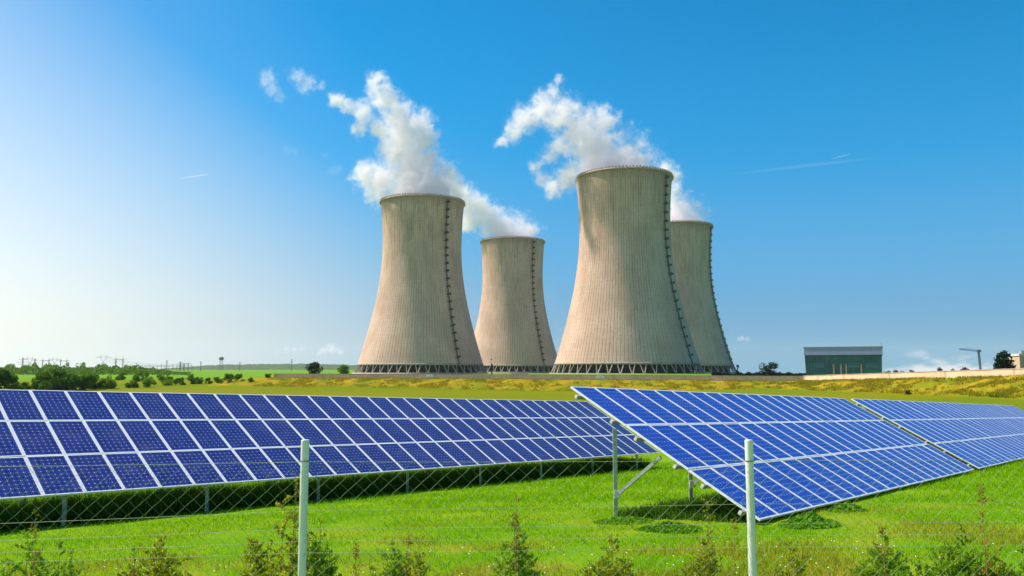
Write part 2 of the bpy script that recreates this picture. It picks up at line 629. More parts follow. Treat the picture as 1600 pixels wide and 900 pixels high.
T_ARGS = [
    (657.5, 572, 41, 'broad pale cooling tower standing farthest left, upright steam column rising from its top'),
    (801, 750, 39, 'smaller looking cooling tower in the gap, with a dark slim tree at its foot'),
    (979, 497, 50, 'tallest and nearest cooling tower, wide beige shell with a thick curling steam cloud'),
    (1061, 672, 57, 'grey shaded cooling tower half hidden behind the tallest one, farthest right of the four'),
]
towers = [cooling_tower(*a) for a in T_ARGS]

# ------------------------------------------------------------------ steam
def plume(name, Y, blobs, label, cat, dens, seed, warp=0.5, soft=1.0, group=None, erode=3.1):
    """blobs: (px, py, radius px); a closed hull whose volume density is billowy inside"""
    pts = []
    r_ = random.Random(seed)
    for i, b in enumerate(blobs):
        Yb = Y + (b[3] if len(b) > 3 else r_.uniform(-8, 8))
        c = at(b[0], b[1], Yb)
        pts.append((c, b[2] / F_PX * Yb * (1.28 if b[2] < 25 else 1.12)))
    rmean = sum(p[1] for p in pts) / len(pts)
    origin = pts[0][0]
    bm = bmesh.new()
    for c, r in pts:
        mat = Matrix.Translation(Vector(c - origin))
        bmesh.ops.create_icosphere(bm, subdivisions=3, radius=r * 1.25 + 2.0, matrix=mat)
    me = bpy.data.meshes.new(name); bm.to_mesh(me); bm.free()
    o = link(name, me, None, origin)
    rm = o.modifiers.new('merge', 'REMESH'); rm.mode = 'VOXEL'; rm.voxel_size = max(1.2, rmean * 0.16)
    m, t, out = material(name + '_vapour')
    p = t.obj()
    off = (seed * 37.1, seed * 11.3, seed * 5.7)
    p0 = t.vmath('ADD', p, off)
    w1 = t.vmath('SCALE', t.vmath('SUBTRACT', t.noise(p0, 0.42 / rmean, 2.0, 0.5, color=True), (0.5, 0.5, 0.5)), scale=rmean * warp * 2.4)
    w2 = t.vmath('SCALE', t.vmath('SUBTRACT', t.noise(p0, 1.5 / rmean, 3.0, 0.6, color=True), (0.5, 0.5, 0.5)), scale=rmean * warp * 1.1)
    q = t.vmath('ADD', t.vmath('ADD', p, w1), w2)
    acc = None
    for c, r in pts:
        d = t.vmath('DISTANCE', q, tuple(c - origin))
        d = t.math('DIVIDE', d, r)
        acc = d if acc is None else t.math('SMOOTH_MIN', acc, d, 0.5)
    er = t.math('SUBTRACT', t.noise(t.vmath('ADD', p0, w2), 2.0 / rmean, 7.0, 0.70), 0.5)
    acc = t.math('ADD', acc, t.math('MULTIPLY', er, erode))
    dn = t.ramp(acc, 1.0, 1.0 - soft, 0.0, 1.0)
    dn = t.math('MULTIPLY', t.math('POWER', dn, 1.6), dens)
    v = t.new('ShaderNodeVolumePrincipled')
    v.inputs['Color'].default_value = (1.0, 0.97, 0.985, 1)
    v.inputs['Anisotropy'].default_value = 0.1
    t.l.new(dn, v.inputs['Density'])
    t.l.new(v.outputs[0], out.inputs['Volume'])
    m.cycles.volume_step_rate = 0.25
    me.materials.append(m)
    tag(o, label, cat, group)
    return o


G_ST = 'steam clouds rising from the cooling towers'
plume('steam_plume', 572, [(660, 303, 56), (646, 276, 50), (640, 246, 42), (628, 215, 40), (622, 185, 32), (604, 155, 24), (592, 127, 17), (655, 187, 22),
                           (592, 208, 18), (572, 180, 20), (548, 172, 12), (522, 157, 15), (535, 165, 14), (560, 202, 14), (612, 235, 26), (660, 215, 24), (586, 142, 14), (700, 275, 18), (672, 250, 26), (650, 262, 36), (596, 280, 30), (570, 275, 22), (690, 288, 26), (590, 303, 18), (712, 300, 14)],
      'upright white steam column leaning left above the left-hand broad tower', 'steam', 0.20, 3, group=G_ST)
plume('steam_plume', 750, [(797, 371, 44), (776, 352, 32), (752, 332, 26), (738, 318, 18), (735, 345, 26), (818, 362, 16), (727, 312, 20), (748, 318, 22), (714, 302, 20), (702, 292, 18)],
      'white steam bank sloping up behind the left-hand tower from the smaller tower', 'steam', 0.17, 5, group=G_ST)
plume('steam_plume', 497, [(972, 268, 60), (935, 262, 46), (930, 228, 42), (908, 208, 36), (942, 190, 24), (880, 180, 36), (850, 166, 28), (822, 184, 24),
                           (800, 205, 18), (784, 214, 13), (866, 140, 14), (876, 127, 9), (890, 276, 26), (868, 292, 18), (846, 276, 14), (844, 256, 12), (856, 240, 13), (872, 230, 16), (996, 250, 14), (985, 240, 10)],
      'thick curling steam cloud arching left above the tallest tower', 'steam', 0.21, 8, group=G_ST)
plume('steam_plume', 672, [(1056, 350, 46), (1056, 325, 30), (1050, 300, 22), (1040, 275, 20), (1082, 343, 20)],
      'small wedge of steam showing right of the tallest tower over the half hidden tower', 'steam', 0.17, 9, group=G_ST)
G_W = 'torn wisps of steam drifting off to the left'
plume('steam_wisp', 600, [(420, 122, 14), (424, 140, 13), (434, 152, 10), (412, 128, 9)], 'ragged pale steam wisp drifting farthest left of all', 'steam wisp', 0.05, 12, 0.6, 0.8, G_W)
plume('steam_wisp', 600, [(463, 118, 13), (482, 128, 15), (474, 138, 10), (500, 135, 9)], 'ragged pale steam wisp between the farthest one and the upright column', 'steam wisp', 0.05, 14, 0.6, 0.8, G_W)
plume('steam_wisp', 600, [(450, 235, 11), (462, 237, 8)], 'faint smudge of vapour low on the left with open sky around it', 'steam wisp', 0.010, 15, 0.6, 0.9, G_W)
plume('steam_wisp', 600, [(520, 268, 9), (528, 262, 8), (508, 245, 6)], 'faint shred of vapour just left of the upright column', 'steam wisp', 0.018, 16, 0.6, 0.9, G_W)

# small fair-weather clouds and aircraft trails far away
G_C = 'small low clouds over the horizon'
plume('cloud', 15000, [(505, 548, 7, 0), (518, 545, 9, 0), (530, 549, 7, 0), (498, 551, 5, 0)], 'small white cloud low over the dark tree left of the towers', 'cloud', 0.004, 21, 0.35, 0.8, G_C)
plume('cloud', 15000, [(432, 548, 5, 0), (446, 546, 6, 0), (460, 546, 6, 0), (472, 545, 5, 0)], 'thin flat cloud low over the hills, leftmost of the small clouds', 'cloud', 0.002, 22, 0.35, 0.9, G_C)
plume('cloud', 15000, [(1154, 530, 4, 0), (1160, 529, 5, 0), (1168, 530, 4, 0)], 'tiny white cloud right of the half hidden tower', 'cloud', 0.004, 23, 0.35, 0.8, G_C)


def trail(Y, a, b, r0, r1, dens, label):
    A_, B_ = at(*a, Y), at(*b, Y * 1.02)
    mb = MB(); n = 12
    pts = [A_ + (B_ - A_) * k / n - A_ for k in range(n + 1)]
    rs = [(r0 + (r1 - r0) * k / n) / F_PX * Y * (0.25 + 0.75 * math.sin(math.pi * (0.06 + 0.9 * k / n))) for k in range(n + 1)]
    mb.tube(pts, rs, 12)
    m, t, out = material('trail_vapour')
    v = t.new('ShaderNodeVolumePrincipled')
    v.inputs['Color'].default_value = (1, 1, 1, 1)
    v.inputs['Density'].default_value = dens
    t.l.new(v.outputs[0], out.inputs['Volume'])
    tag(mb.build('contrail', m, None, A_, True), label, 'contrail', 'aircraft trails in the blue sky')


trail(15000, (281, 279), (326, 272), 1.2, 1.8, 0.008, 'short bright aircraft trail in the open sky left of the steam')
trail(15000, (1135, 273), (1365, 247), 2.5, 3.5, 0.0006, 'long faint aircraft trail crossing the deep blue sky on the right')
trail(15000, (1298, 249), (1330, 240), 1.2, 1.6, 0.0025, 'short thin aircraft trail just above the long faint one')

# ------------------------------------------------------------------ boundary wall
m_wall, t, out = material('wall_concrete')
p = t.obj()
px_, py_, pz_ = t.sep(p)
jj = t.math('ABSOLUTE', t.math('SUBTRACT', t.math('FRACT', t.math('MULTIPLY', px_, 0.33)), 0.5))
c = t.mix(t.ramp(t.noise(p, 0.25, 5, 0.65), 0.35, 0.65), (0.62, 0.46, 0.30), (0.74, 0.56, 0.38))
c = t.mix(t.ramp(jj, 0.47, 0.5, 0, 0.5), c, (0.2, 0.16, 0.12))
c = t.mix(t.ramp(t.noise(t.comb(px_, 0.0, t.math('MULTIPLY', pz_, 0.2)), 1.5, 3), 0.55, 0.75, 0, 0.4), c, (0.26, 0.21, 0.15))
t.l.new(t.principled(c, 0.9, 0, None, 0.2), out.inputs[0])
m_cap = simple_mat('wall_coping', (0.46, 0.37, 0.27), 0.9, 0, 0.15, 0.5)


def wall(i0, i1, label, lift=0.0):
    o0 = WP[i0]
    root = tag(empty('concrete_wall', o0), label, 'wall')
    V = []; Vc = []
    n = 0
    pts = []
    for i in range(i0, i1):
        for k in range(24 if i < i1 - 1 else 25):
            s = k / 24
            pts.append((WP[i] * (1 - s) + WP[i + 1] * s, WT[i] * (1 - s) + WT[i + 1] * s + lift))
    body = MB(); cap = MB()
    for (a, za), (b, zb) in zip(pts[:-1], pts[1:]):
        a = a - o0; b = b - o0; za -= o0[2]; zb -= o0[2]
        d = norm([b[0] - a[0], b[1] - a[1], 0]); q = np.array((-d[1], d[0], 0))
        for mb, w, lo, hi in ((body, 0.12, None, 0.0), (cap, 0.2, 0.0, 0.12)):
            z0a = (a[2] - 1.2) if lo is None else za
            z0b = (b[2] - 1.2) if lo is None else zb
            P8 = [(*(a + q * w)[:2], z0a), (*(a - q * w)[:2], z0a), (*(a + q * w)[:2], za + hi), (*(a - q * w)[:2], za + hi),
                  (*(b + q * w)[:2], z0b), (*(b - q * w)[:2], z0b), (*(b + q * w)[:2], zb + hi), (*(b - q * w)[:2], zb + hi)]
            mb.add(P8, [(0, 2, 6, 4), (1, 5, 7, 3), (2, 3, 7, 6)])
    body.build('wall_panel', m_wall, root)
    cap.build('coping', m_cap, root)
    return root


wall(0, 2, 'long low beige concrete wall along the bank in front of the four towers')
wall(2, 4, 'sandy concrete wall climbing the bank on the right in front of the glass hall', 0.06)

m_plate = simple_mat('white_plate', (0.8, 0.8, 0.78), 0.5, 0, 0.05)
for px, py, w, h, lab in ((672, 587.2, 12, 4, 'small white plate fixed to the wall under the left-hand broad tower'),
                          (939, 589.2, 15, 4.6, 'small white plate fixed to the wall under the tallest tower')):
    Yw = np.interp(px, [428, 800, 1256], [236, 220, 204]) - 0.55
    c = at(px, py, Yw); s = Yw / F_PX
    mb = MB(); mb.box((0, 0, 0), (w * s, 0.06, h * s))
    o = mb.build('wall_plate', m_plate, None, c)
    bv = o.modifiers.new('bevel', 'BEVEL'); bv.width = 0.02
    tag(o, lab, 'plate', 'white plates on the wall')

# low white basin building and lamp by the second tower
m_pale = simple_mat('pale_render', (0.62, 0.60, 0.56), 0.8, 0, 0.1)
m_roof = simple_mat('flat_roof', (0.3, 0.29, 0.28), 0.8, 0, 0.2)
c = at(812, 583, 300)
root = tag(empty('pump_house', (c[0], 300, tz(c[0], 300))), 'long low white flat building at the foot of the smaller looking tower', 'building')
topz = at(812, 582.4, 300)[2] - root.location.z
mb = MB(); mb.box((0, 0, topz / 2), (6.2, 4, topz)); mb.build('body', m_pale, root)
mb = MB(); mb.box((0, 0, topz + 0.08), (6.6, 4.4, 0.16)); mb.build('roof', m_roof, root)

m_steel = simple_mat('galvanised_steel', (0.30, 0.33, 0.31), 0.45, 0.6, 0.2, 6)
c = at(840, 584, 320)
root = tag(empty('lamp_post', (c[0], 320, tz(c[0], 320))), 'thin lamp post standing before the smaller looking tower', 'lamp post')
hp_ = at(840, 570, 320)[2] - root.location.z
mb = MB(); mb.tube([(0, 0, 0), (0, 0, hp_)], [0.12, 0.07], 8); mb.build('pole', m_steel, root)
mb = MB(); mb.box((0.35, 0, hp_), (0.9, 0.25, 0.12)); mb.build('lamp_head', m_steel, root)

# ------------------------------------------------------------------ glass hall
m_fascia = simple_mat('blue_metal_fascia', (0.25, 0.33, 0.52), 0.45, 0.0, 0.04, 0.3)
m_glassw, t, out = material('teal_glazing')
p = t.obj(); px_, py_, pz_ = t.sep(p)
n = t.noise(p, 0.16, 3); n2 = t.noise(t.comb(px_, 0, 0), 0.5, 2)
c = t.mix(t.ramp(n, 0.35, 0.65), (0.004, 0.10, 0.13), (0.018, 0.19, 0.16))
c = t.mix(t.ramp(n2, 0.55, 0.75, 0, 0.6), c, (0.20, 0.16, 0.08))
t.l.new(t.principled(c, 0.2, 0, None, 0.3), out.inputs[0])
m_mull = simple_mat('teal_mullion', (0.03, 0.14, 0.16), 0.5, 0.2, 0.1)
HY = 250
hl, hr = at(1257, 580, HY + 4.8), at(1380, 580, HY - 4.8)
hc = (hl + hr) / 2
hz = tz(hc[0], HY)
root = tag(empty('glass_hall', (hc[0], HY, hz)), 'boxy teal glass hall with a pale blue roof band behind the wall', 'building')
root.rotation_euler.z = math.atan2(hr[1] - hl[1], hr[0] - hl[0])
hw = float(np.hypot(*(hr - hl)[:2])) / 2; ztop = at(1318, 542.6, HY)[2] - hz; zf = at(1318, 554.5, HY)[2] - hz
mb = MB(); mb.box((0, 9, (ztop + zf) / 2), (hw * 2, 18, ztop - zf)); mb.build('fascia', m_fascia, root)
mb = MB(); mb.box((0, 9, ztop + 0.1), (hw * 2 + 0.3, 18.3, 0.2)); mb.build('roof', m_roof, root)
k_in = 0.955
gV = [(-hw * .985, .6, zf), (hw * .985, .6, zf), (hw * .96, .6, -1), (-hw * k_in, .6, -1), (-hw * .985, 17, zf), (hw * .985, 17, zf), (hw * .96, 17, -1), (-hw * k_in, 17, -1)]
link('glass_wall', mesh_from('glass_wall', gV, [(0, 3, 2, 1), (0, 4, 7, 3), (1, 2, 6, 5), (4, 5, 6, 7)], [m_glassw]), root)
nm = 26
for k in range(nm + 1):
    s = -1 + 2 * k / nm
    mb = MB(); mb.bar((s * hw * .98, .52, zf), (s * hw * .955, .52, -1), 0.07 if k % 13 else 0.3, 0.10); mb.build('mullion', m_mull, root)
for zz in (zf - 0.35, zf - 1.7, zf - 4.4):
    mb = MB(); mb.box((0, .47, zz), (hw * 1.94, .12, .14)); mb.build('transom', m_mull, root)
m_door = simple_mat('tan_frame', (0.34, 0.27, 0.15), 0.6, 0, 0.2)
for s in (-.24, -.05, .08, .46):
    mb = MB(); mb.box((s * hw, .44, (zf - 2.6) / 2 - .2), (.42, .1, zf - 2.4)); mb.build('door_frame', m_door, root)
for s in (-.62, .27, .72):
    mb = MB(); mb.box((s * hw, .45, zf - 3.1), (3.4, .1, 1.7)); mb.build('louvre', m_mull, root)
mb = MB(); mb.tube([(hw - .2, .6, ztop), (hw - .2, .6, ztop + 1.2)], .06, 6); mb.build('roof_mast', m_mull, root)

# small house at the right edge of the photograph
c = at(1600, 575, 190)
root = tag(empty('small_house', (c[0], 190, tz(c[0], 190))), 'small beige house with white eaves behind the wall at the right edge', 'house')
h1 = at(1600, 556, 190)[2] - root.location.z; h2 = at(1600, 551, 190)[2] - root.location.z
mb = MB(); mb.box((1.2, 2, h1 / 2), (4.2, 4, h1)); mb.build('wall', simple_mat('beige_wall', (0.50, 0.38, 0.27), 0.9), root)
mb = MB(); mb.box((1.2, 2, h1 + .25), (4.6, 4.4, .5)); rf = mb.build('roof', m_pale, root)
mb = MB(); mb.box((1.0, 2, (h1 + h2) / 2 + .3), (0.7, .7, h2 - h1 + .4)); mb.build('chimney', m_roof, rf)

# construction crane
m_crane = simple_mat('blue_grey_steel', (0.10, 0.13, 0.19), 0.5, 0.2, 0.15)
CY = 620
cb = at(1532.5, 579, CY); ct = at(1529, 550, CY)
root = tag(empty('tower_crane', (cb[0], CY, tz(cb[0], CY))), 'thin blue-grey tower crane with a long jib pointing left beyond the right-hand wall', 'crane')
o3 = np.array(root.location)


def lattice(mb, a, b, w, n, t_):
    a = np.array(a, float); b = np.array(b, float); d = norm(b - a)
    up = np.array((0, 0, 1.0)) if abs(d[2]) < .9 else np.array((0, 1.0, 0))
    x = norm(np.cross(d, up)) * w / 2; y = norm(np.cross(x, d)) * w / 2
    cs = [x + y, x - y, -x - y, -x + y]
    for c_ in cs: mb.bar(a + c_, b + c_, t_)
    for k in range(n):
        p0 = a + (b - a) * k / n; p1 = a + (b - a) * (k + 1) / n
        for j in range(4):
            mb.bar(p0 + cs[j], p1 + cs[(j + 1) % 4], t_ * .7)


mtop = ct - o3
mb = MB(); lattice(mb, (0, 0, 0), mtop, 1.0, 12, .26); mb.build('mast', m_crane, root)
je = at(1499, 545.3, CY) - o3
mb = MB(); lattice(mb, mtop + (0.5, 0, 0.6), je, .8, 14, .2); mb.build('jib', m_crane, root)
mb = MB(); mb.box(mtop + (0.5, 0, .8), (2.2, 1.6, 1.6)); mb.build('cab', m_crane, root)
mb = MB(); mb.bar(mtop + (0.5, 0, 1.6), je * .5 + mtop * .5 + (0, 0, 2.0), .16); mb.bar(je * .5 + mtop * .5 + (0, 0, 2.0), je, .12); mb.build('tie_rod', m_crane, root)

# ------------------------------------------------------------------ power pylons on the left horizon
m_pyl = simple_mat('pylon_steel', (0.17, 0.17, 0.17), 0.6, 0.3, 0.15)


def pylon(px, py_top, kind, Y, label, name='power_pylon', cat='pylon', grp='power pylons on the left horizon'):
    c = at(px, py_top, Y); zb = tz(c[0], Y); H = c[2] - zb
    root = tag(empty(name, (c[0], Y, zb)), label, cat, grp)
    body = MB(); arm = MB(); tk = .26 * Y / 1400
    w = H * .16
    if kind == 'delta':
        lattice(body, (0, 0, 0), (0, 0, H * .5), w * .7, 6, tk)
        for s in (-1, 1):
            body.bar((0, 0, H * .5), (s * H * .17, 0, H * .78), tk * 1.4)
            body.bar((s * H * .17, 0, H * .78), (s * H * .17, 0, H * .86), tk * 1.2)
            body.bar((s * H * .17, 0, H * .86), (s * H * .15, 0, H), tk)
        arm.bar((-H * .48, 0, H * .8), (H * .48, 0, H * .8), tk * 1.3)
        arm.bar((-H * .48, 0, H * .8), (-H * .17, 0, H * .86), tk * .8)
        arm.bar((H * .48, 0, H * .8), (H * .17, 0, H * .86), tk * .8)
        arm.bar((-H * .17, 0, H * .86), (H * .17, 0, H * .86), tk)
    elif kind == 'portal':
        for s in (-1, 1):
            if s > 0:
                body.build('lattice_mast', m_pyl, root); body = MB()
            lattice(body, (s * H * .24, 0, 0), (s * H * .24, 0, H * .82), w * .35, 8, tk * .8)
            body.bar((s * H * .24, 0, H * .8), (s * H * .22, 0, H), tk)
        arm.bar((-H * .5, 0, H * .78), (H * .5, 0, H * .78), tk * 1.4)
        arm.bar((-H * .24, 0, H * .70), (H * .24, 0, H * .78), tk)
        arm.bar((H * .24, 0, H * .70), (-H * .24, 0, H * .78), tk)
    elif kind == 'tiers':
        lattice(body, (0, 0, 0), (0, 0, H * .95), w * .45, 9, tk)
        body.bar((0, 0, H * .9), (0, 0, H), tk)
        for zz, hw_ in ((.82, .30), (.62, .42), (.45, .33)):
            arm.bar((-H * hw_, 0, H * zz), (H * hw_, 0, H * zz), tk * 1.3)
            arm.bar((-H * hw_, 0, H * zz), (0, 0, H * (zz + .07)), tk * .7)
            arm.bar((H * hw_, 0, H * zz), (0, 0, H * (zz + .07)), tk * .7)
    else:
        lattice(body, (0, 0, 0), (0, 0, H), w * .3, 8, tk * .8)
        arm.bar((-H * .18, 0, H * .8), (H * .18, 0, H * .8), tk)
    body.build('lattice_mast', m_pyl, root)
    arm.build('cross_arm', m_pyl, root)
    return root


PYL = [(18, 568, 'mast', 'short slim mast farthest left on the horizon'),
       (36, 558, 'tiers', 'lattice pylon with stacked cross arms above the pale yellow field at far left'),
       (47, 556.5, 'delta', 'Y-headed lattice pylon right beside the stacked-arm one at far left'),
       (55, 560, 'tiers', 'stacked-arm pylon directly left of the big dark tree'),
       (72, 558.5, 'portal', 'two-legged portal pylon above the left half of the big dark tree'),
       (86, 558, 'delta', 'Y-headed pylon straight above the top of the big dark tree'),
       (100, 559, 'portal', 'two-legged portal pylon just right of the big dark tree top'),
       (108, 567, 'mast', 'short mast right beside the portal pylon past the big dark tree'),
       (162, 553, 'delta', 'tallest Y-headed lattice pylon with open sky on both sides'),
       (187, 556, 'portal', 'wide two-legged portal pylon next to the tallest Y-headed one'),
       (181, 564, 'mast', 'short mast tucked left of the wide portal pylon'),
       (261, 562.5, 'mast', 'lone slim mast rising from the substation gantries'),
       (282, 564.5, 'tiers', 'small stacked-arm pylon right of the substation gantries'),
       (291, 565, 'portal', 'small portal pylon near the foot of the blue hill'),
       (314, 564.5, 'mast', 'slim mast on the slope of the blue hill'),
       (375, 565, 'mast', 'slim mast on the hill ridge right of the water tower'),
       (456, 561, 'mast', 'slim radio mast above the hill ridge left of the dark tree by the wall')]
for i, (a, b, k, lab) in enumerate(PYL):
    pylon(a, b, k, 1350 + (i * 37) % 110, lab)

# water tower
c = at(346, 557, 1500); zb = tz(c[0], 1500); H = c[2] - zb
root = tag(empty('water_tower', (c[0], 1500, zb)), 'round-headed water tower on slim legs over the blue hill', 'water tower')
mb = MB(); mb.tube([(0, 0, H * .72), (0, 0, H * .78), (0, 0, H * .92), (0, 0, H)], [.6, 4.2, 4.4, .8], 16); mb.build('tank', m_pyl, root)
for k in range(4):
    a = math.pi / 4 + k * math.pi / 2
    mb = MB(); mb.tube([(4 * math.cos(a), 4 * math.sin(a), 0), (2.6 * math.cos(a), 2.6 * math.sin(a), H * .76)], .35, 6); mb.build('leg', m_pyl, root)

# substation gantries: one long row of bays
mb = MB(); root = None
c0 = at(198, 575, 1400); c1 = at(300, 575, 1400); zb = tz(c0[0], 1400)
root = tag(empty('substation_gantry', (c0[0], 1400, zb)), 'long low row of substation steel frames along the horizon', 'substation')
zt_ = at(250, 571.5, 1400)[2] - zb; Lx = c1[0] - c0[0]
for k in range(18):
    pb = MB(); pb.bar((Lx * k / 17, 0, 0), (Lx * k / 17, 0, zt_ * (1.0 if k % 3 else 1.35)), .5); pb.build('post', m_pyl, root)
mb = MB(); mb.bar((0, 0, zt_), (Lx, 0, zt_), .45); mb.bar((Lx * .1, 3, zt_ * .8), (Lx * .95, 3, zt_ * .8), .3); mb.build('beam', m_pyl, root)

# overhead lines between the two large pylons and the substation
mb = MB()
for off, zt in ((0, 559.5), (0, 562), (0, 565)):
    a = at(165, zt, 1400); b = at(300, 568 + (zt - 560) * .4, 1400)
    pts = [a + (b - a) * s - np.array([0, 0, 5 * math.sin(math.pi * s)]) for s in np.linspace(0, 1, 12)]
    mb.tube(pts, .14, 4)
tag(mb.build('overhead_line', m_pyl), 'thin sagging power lines running from the tallest pylon to the substation', 'power line')

# ------------------------------------------------------------------ foliage
def leaf_mat(name, a, b, c=None, trans=0.35, scale=1.2, spec=0.05):
    m, t, out = material(name)
    p = t.obj()
    n = t.noise(p, scale, 3, 0.6)
    rnd = t.new('ShaderNodeAttribute', attribute_name='tint').outputs['Fac']
    col = t.mix(t.ramp(rnd, 0.0, 1.0, smooth=False), a, b)
    col = t.mix(t.ramp(n, 0.5, 0.75, 0, 0.6), col, c or b)
    d = t.principled(col, 0.75, 0, None, spec)
    tr = t.new('ShaderNodeBsdfTranslucent'); t.put(tr.inputs[0], col)
    mx = t.new('ShaderNodeMixShader'); mx.inputs[0].default_value = trans
    t.l.new(d, mx.inputs[1]); t.l.new(tr.outputs[0], mx.inputs[2])
    t.l.new(mx.outputs[0], out.inputs[0])
    return m


def leaves_mesh(name, C, size, mat, r=rng, aspect=0.6, upright=0.0, dirs=None):
    """a pointed leaf quad for every centre"""
    C = np.asarray(C, float); n = len(C)
    size = np.broadcast_to(np.asarray(size, float), (n,)) * r.uniform(.7, 1.3, n)
    d = r.normal(size=(n, 3)) if dirs is None else dirs + r.normal(size=(n, 3)) * .45
    d[:, 2] += upright
    d /= np.linalg.norm(d, axis=1, keepdims=True)
    s = np.cross(d, r.normal(size=(n, 3))); s /= np.linalg.norm(s, axis=1, keepdims=True) + 1e-9
    a = d * (size / 2)[:, None]; b = s * (size * aspect / 2)[:, None]
    V = np.stack([C - a, C + b - a * .1, C + a, C - b - a * .1], 1).reshape(-1, 3)
    Fq = np.arange(4 * n).reshape(n, 4)
    me = mesh_from(name, V, Fq, [mat])
    at2 = me.attributes.new('tint', 'FLOAT', 'POINT')
    at2.data.foreach_set('value', np.repeat(r.random(n), 4).astype(np.float32))
    return me


m_leaf = [leaf_mat('leaf_dark', (0.045, 0.125, 0.010), (0.105, 0.22, 0.014)),
          leaf_mat('leaf_mid', (0.075, 0.19, 0.010), (0.15, 0.29, 0.016)),
          leaf_mat('leaf_lime', (0.13, 0.27, 0.012), (0.23, 0.37, 0.020)),
          leaf_mat('leaf_black_green', (0.010, 0.024, 0.010), (0.022, 0.045, 0.014))]
m_bark = simple_mat('bark', (0.10, 0.075, 0.05), 0.9, 0, 0.3, 6)


def make_tree(x, y, z, H, Wd, leaf, seed, label, cat='tree', name='broadleaf_tree', group=None, shape='round', nl=1500):
    r = np.random.default_rng(seed)
    root = tag(empty(name, (x, y, z)), label, cat, group)
    H *= 1.0
    # clumps
    cl = []
    nc = 16
    for k in range(nc):
        if shape == 'round':
            zz = r.uniform(.10, .86); rr = (Wd / 2) * math.sqrt(max(.05, 1 - ((zz - .42) / .58) ** 2)) * r.uniform(.25, .8)
        elif shape == 'cone':
            zz = r.uniform(.05, .92); rr = (Wd / 2) * (1.02 - zz) * r.uniform(.3, .9)
        else:
            zz = r.uniform(.04, .95); rr = Wd * .25 * r.uniform(.1, .7)
        a = r.uniform(0, 2 * math.pi)
        cl.append((rr * math.cos(a), rr * math.sin(a), zz * H, r.uniform(.20, .34) * min(Wd, H * 1.2) * (1 - .35 * zz)))
    cl = np.array(cl)
    w = cl[:, 3] ** 2; pick = r.choice(nc, nl, p=w / w.sum())
    v = r.normal(size=(nl, 3)); v /= np.linalg.norm(v, axis=1, keepdims=True)
    rad_ = r.uniform(.45, 1.08, nl) ** .7
    Cn = cl[pick, :3] + v * (cl[pick, 3] * rad_)[:, None] * np.array((1, 1, .8))
    Cn[:, 2] = np.maximum(Cn[:, 2], .03 * H)
    me = leaves_mesh('crown', Cn, min(Wd, H) * .095, m_leaf[leaf], r, .7)
    link('crown', me, root)
    mb = MB()
    mb.tube([(0, 0, -.3), (.02 * Wd, 0, H * .35), (0, .02 * Wd, H * .75)], [H * .035, H * .024, H * .008], 6)
    for k in range(5):
        c_ = cl[k]
        mb.tube([(0, 0, H * (.2 + .06 * k)), tuple(c_[:3] * np.array((.6, .6, 1)) * np.array((1, 1, .85))), tuple(c_[:3])], [H * .014, H * .009, H * .003], 5)
    mb.build('trunk', m_bark, root)
    return root


G_T = 'bushes and trees along the field on the left'
TREES = [  # px, y top, y base, width px, leaf, label
    (6, 578, 611.5, 34, 0, 'large dark tree cut by the left edge of the photo'),
    (38, 597, 611.5, 24, 0, 'low dark bush between the edge tree and the yellow-green trees'),
    (65, 580, 611, 26, 1, 'mid-green tree touching the left side of the biggest dark tree'),
    (89, 571.5, 611, 42, 0, 'biggest dark green tree, tallest of the left-hand row'),
    (113, 582, 610.5, 22, 2, 'lime green tree touching the right side of the biggest dark tree'),
    (132, 580, 609.5, 30, 1, 'broad mid-green bush right of the lime green tree'),
    (148, 584, 608, 20, 0, 'dark narrow bush left of the rounded lime bush'),
    (166, 586, 607.5, 26, 2, 'rounded lime bush right of the dark narrow bush, near the yellow patch'),
    (206, 593, 606, 20, 0, 'low dark bush beside the rounded bright bush, right of the yellow patch'),
    (230, 591, 605, 26, 2, 'rounded bright bush at the front of the row before the pale field strip'),
    (222, 581.5, 596, 30, 1, 'mid-green bush behind the rounded bright bush'),
    (190, 579, 594, 24, 1, 'mid-green bush above the yellow patch'),
    (256, 582.5, 597, 24, 1, 'mid-green bush directly left of the leaning dark crown'),
    (262, 592, 602.5, 18, 2, 'small lime bush at the front left of the dark pair'),
    (279, 589, 601.5, 22, 0, 'dark rounded bush, left one of the two broad dark ones mid-row'),
    (305, 588, 600, 26, 0, 'dark broad bush, right one of the two broad dark ones mid-row'),
    (296, 583.5, 593, 15, 1, 'small green crown peeping over the broad dark bushes'),
    (325, 590.5, 599, 16, 0, 'small dark bush just right of the broad dark ones'),
    (339, 590, 598.5, 14, 0, 'small dark bush ending the joined part of the row'),
    (357, 586.5, 598, 19, 0, 'dark round bush standing first after the gap in the row'),
    (373, 588, 597.5, 14, 0, 'small dark bush second after the gap in the row'),
    (392, 589, 597, 11, 1, 'tiny green bush third after the gap in the row'),
    (418, 583, 591, 13, 0, 'dark small bush at the left end of the low beige wall')]
for i, (px, yt, yb, wp, lf, lab) in enumerate(TREES):
    g = ground_hit(px, yb, 100)
    s = g[1] / F_PX
    make_tree(g[0], g[1], g[2] - .1, (yb - yt) * s * 1.0, wp * s * 1.08, lf, 100 + i, lab, 'bush' if yb - yt < 24 else 'tree', 'field_bush' if yb - yt < 24 else 'broadleaf_tree', G_T, nl=3600 if wp > 24 else 2400)
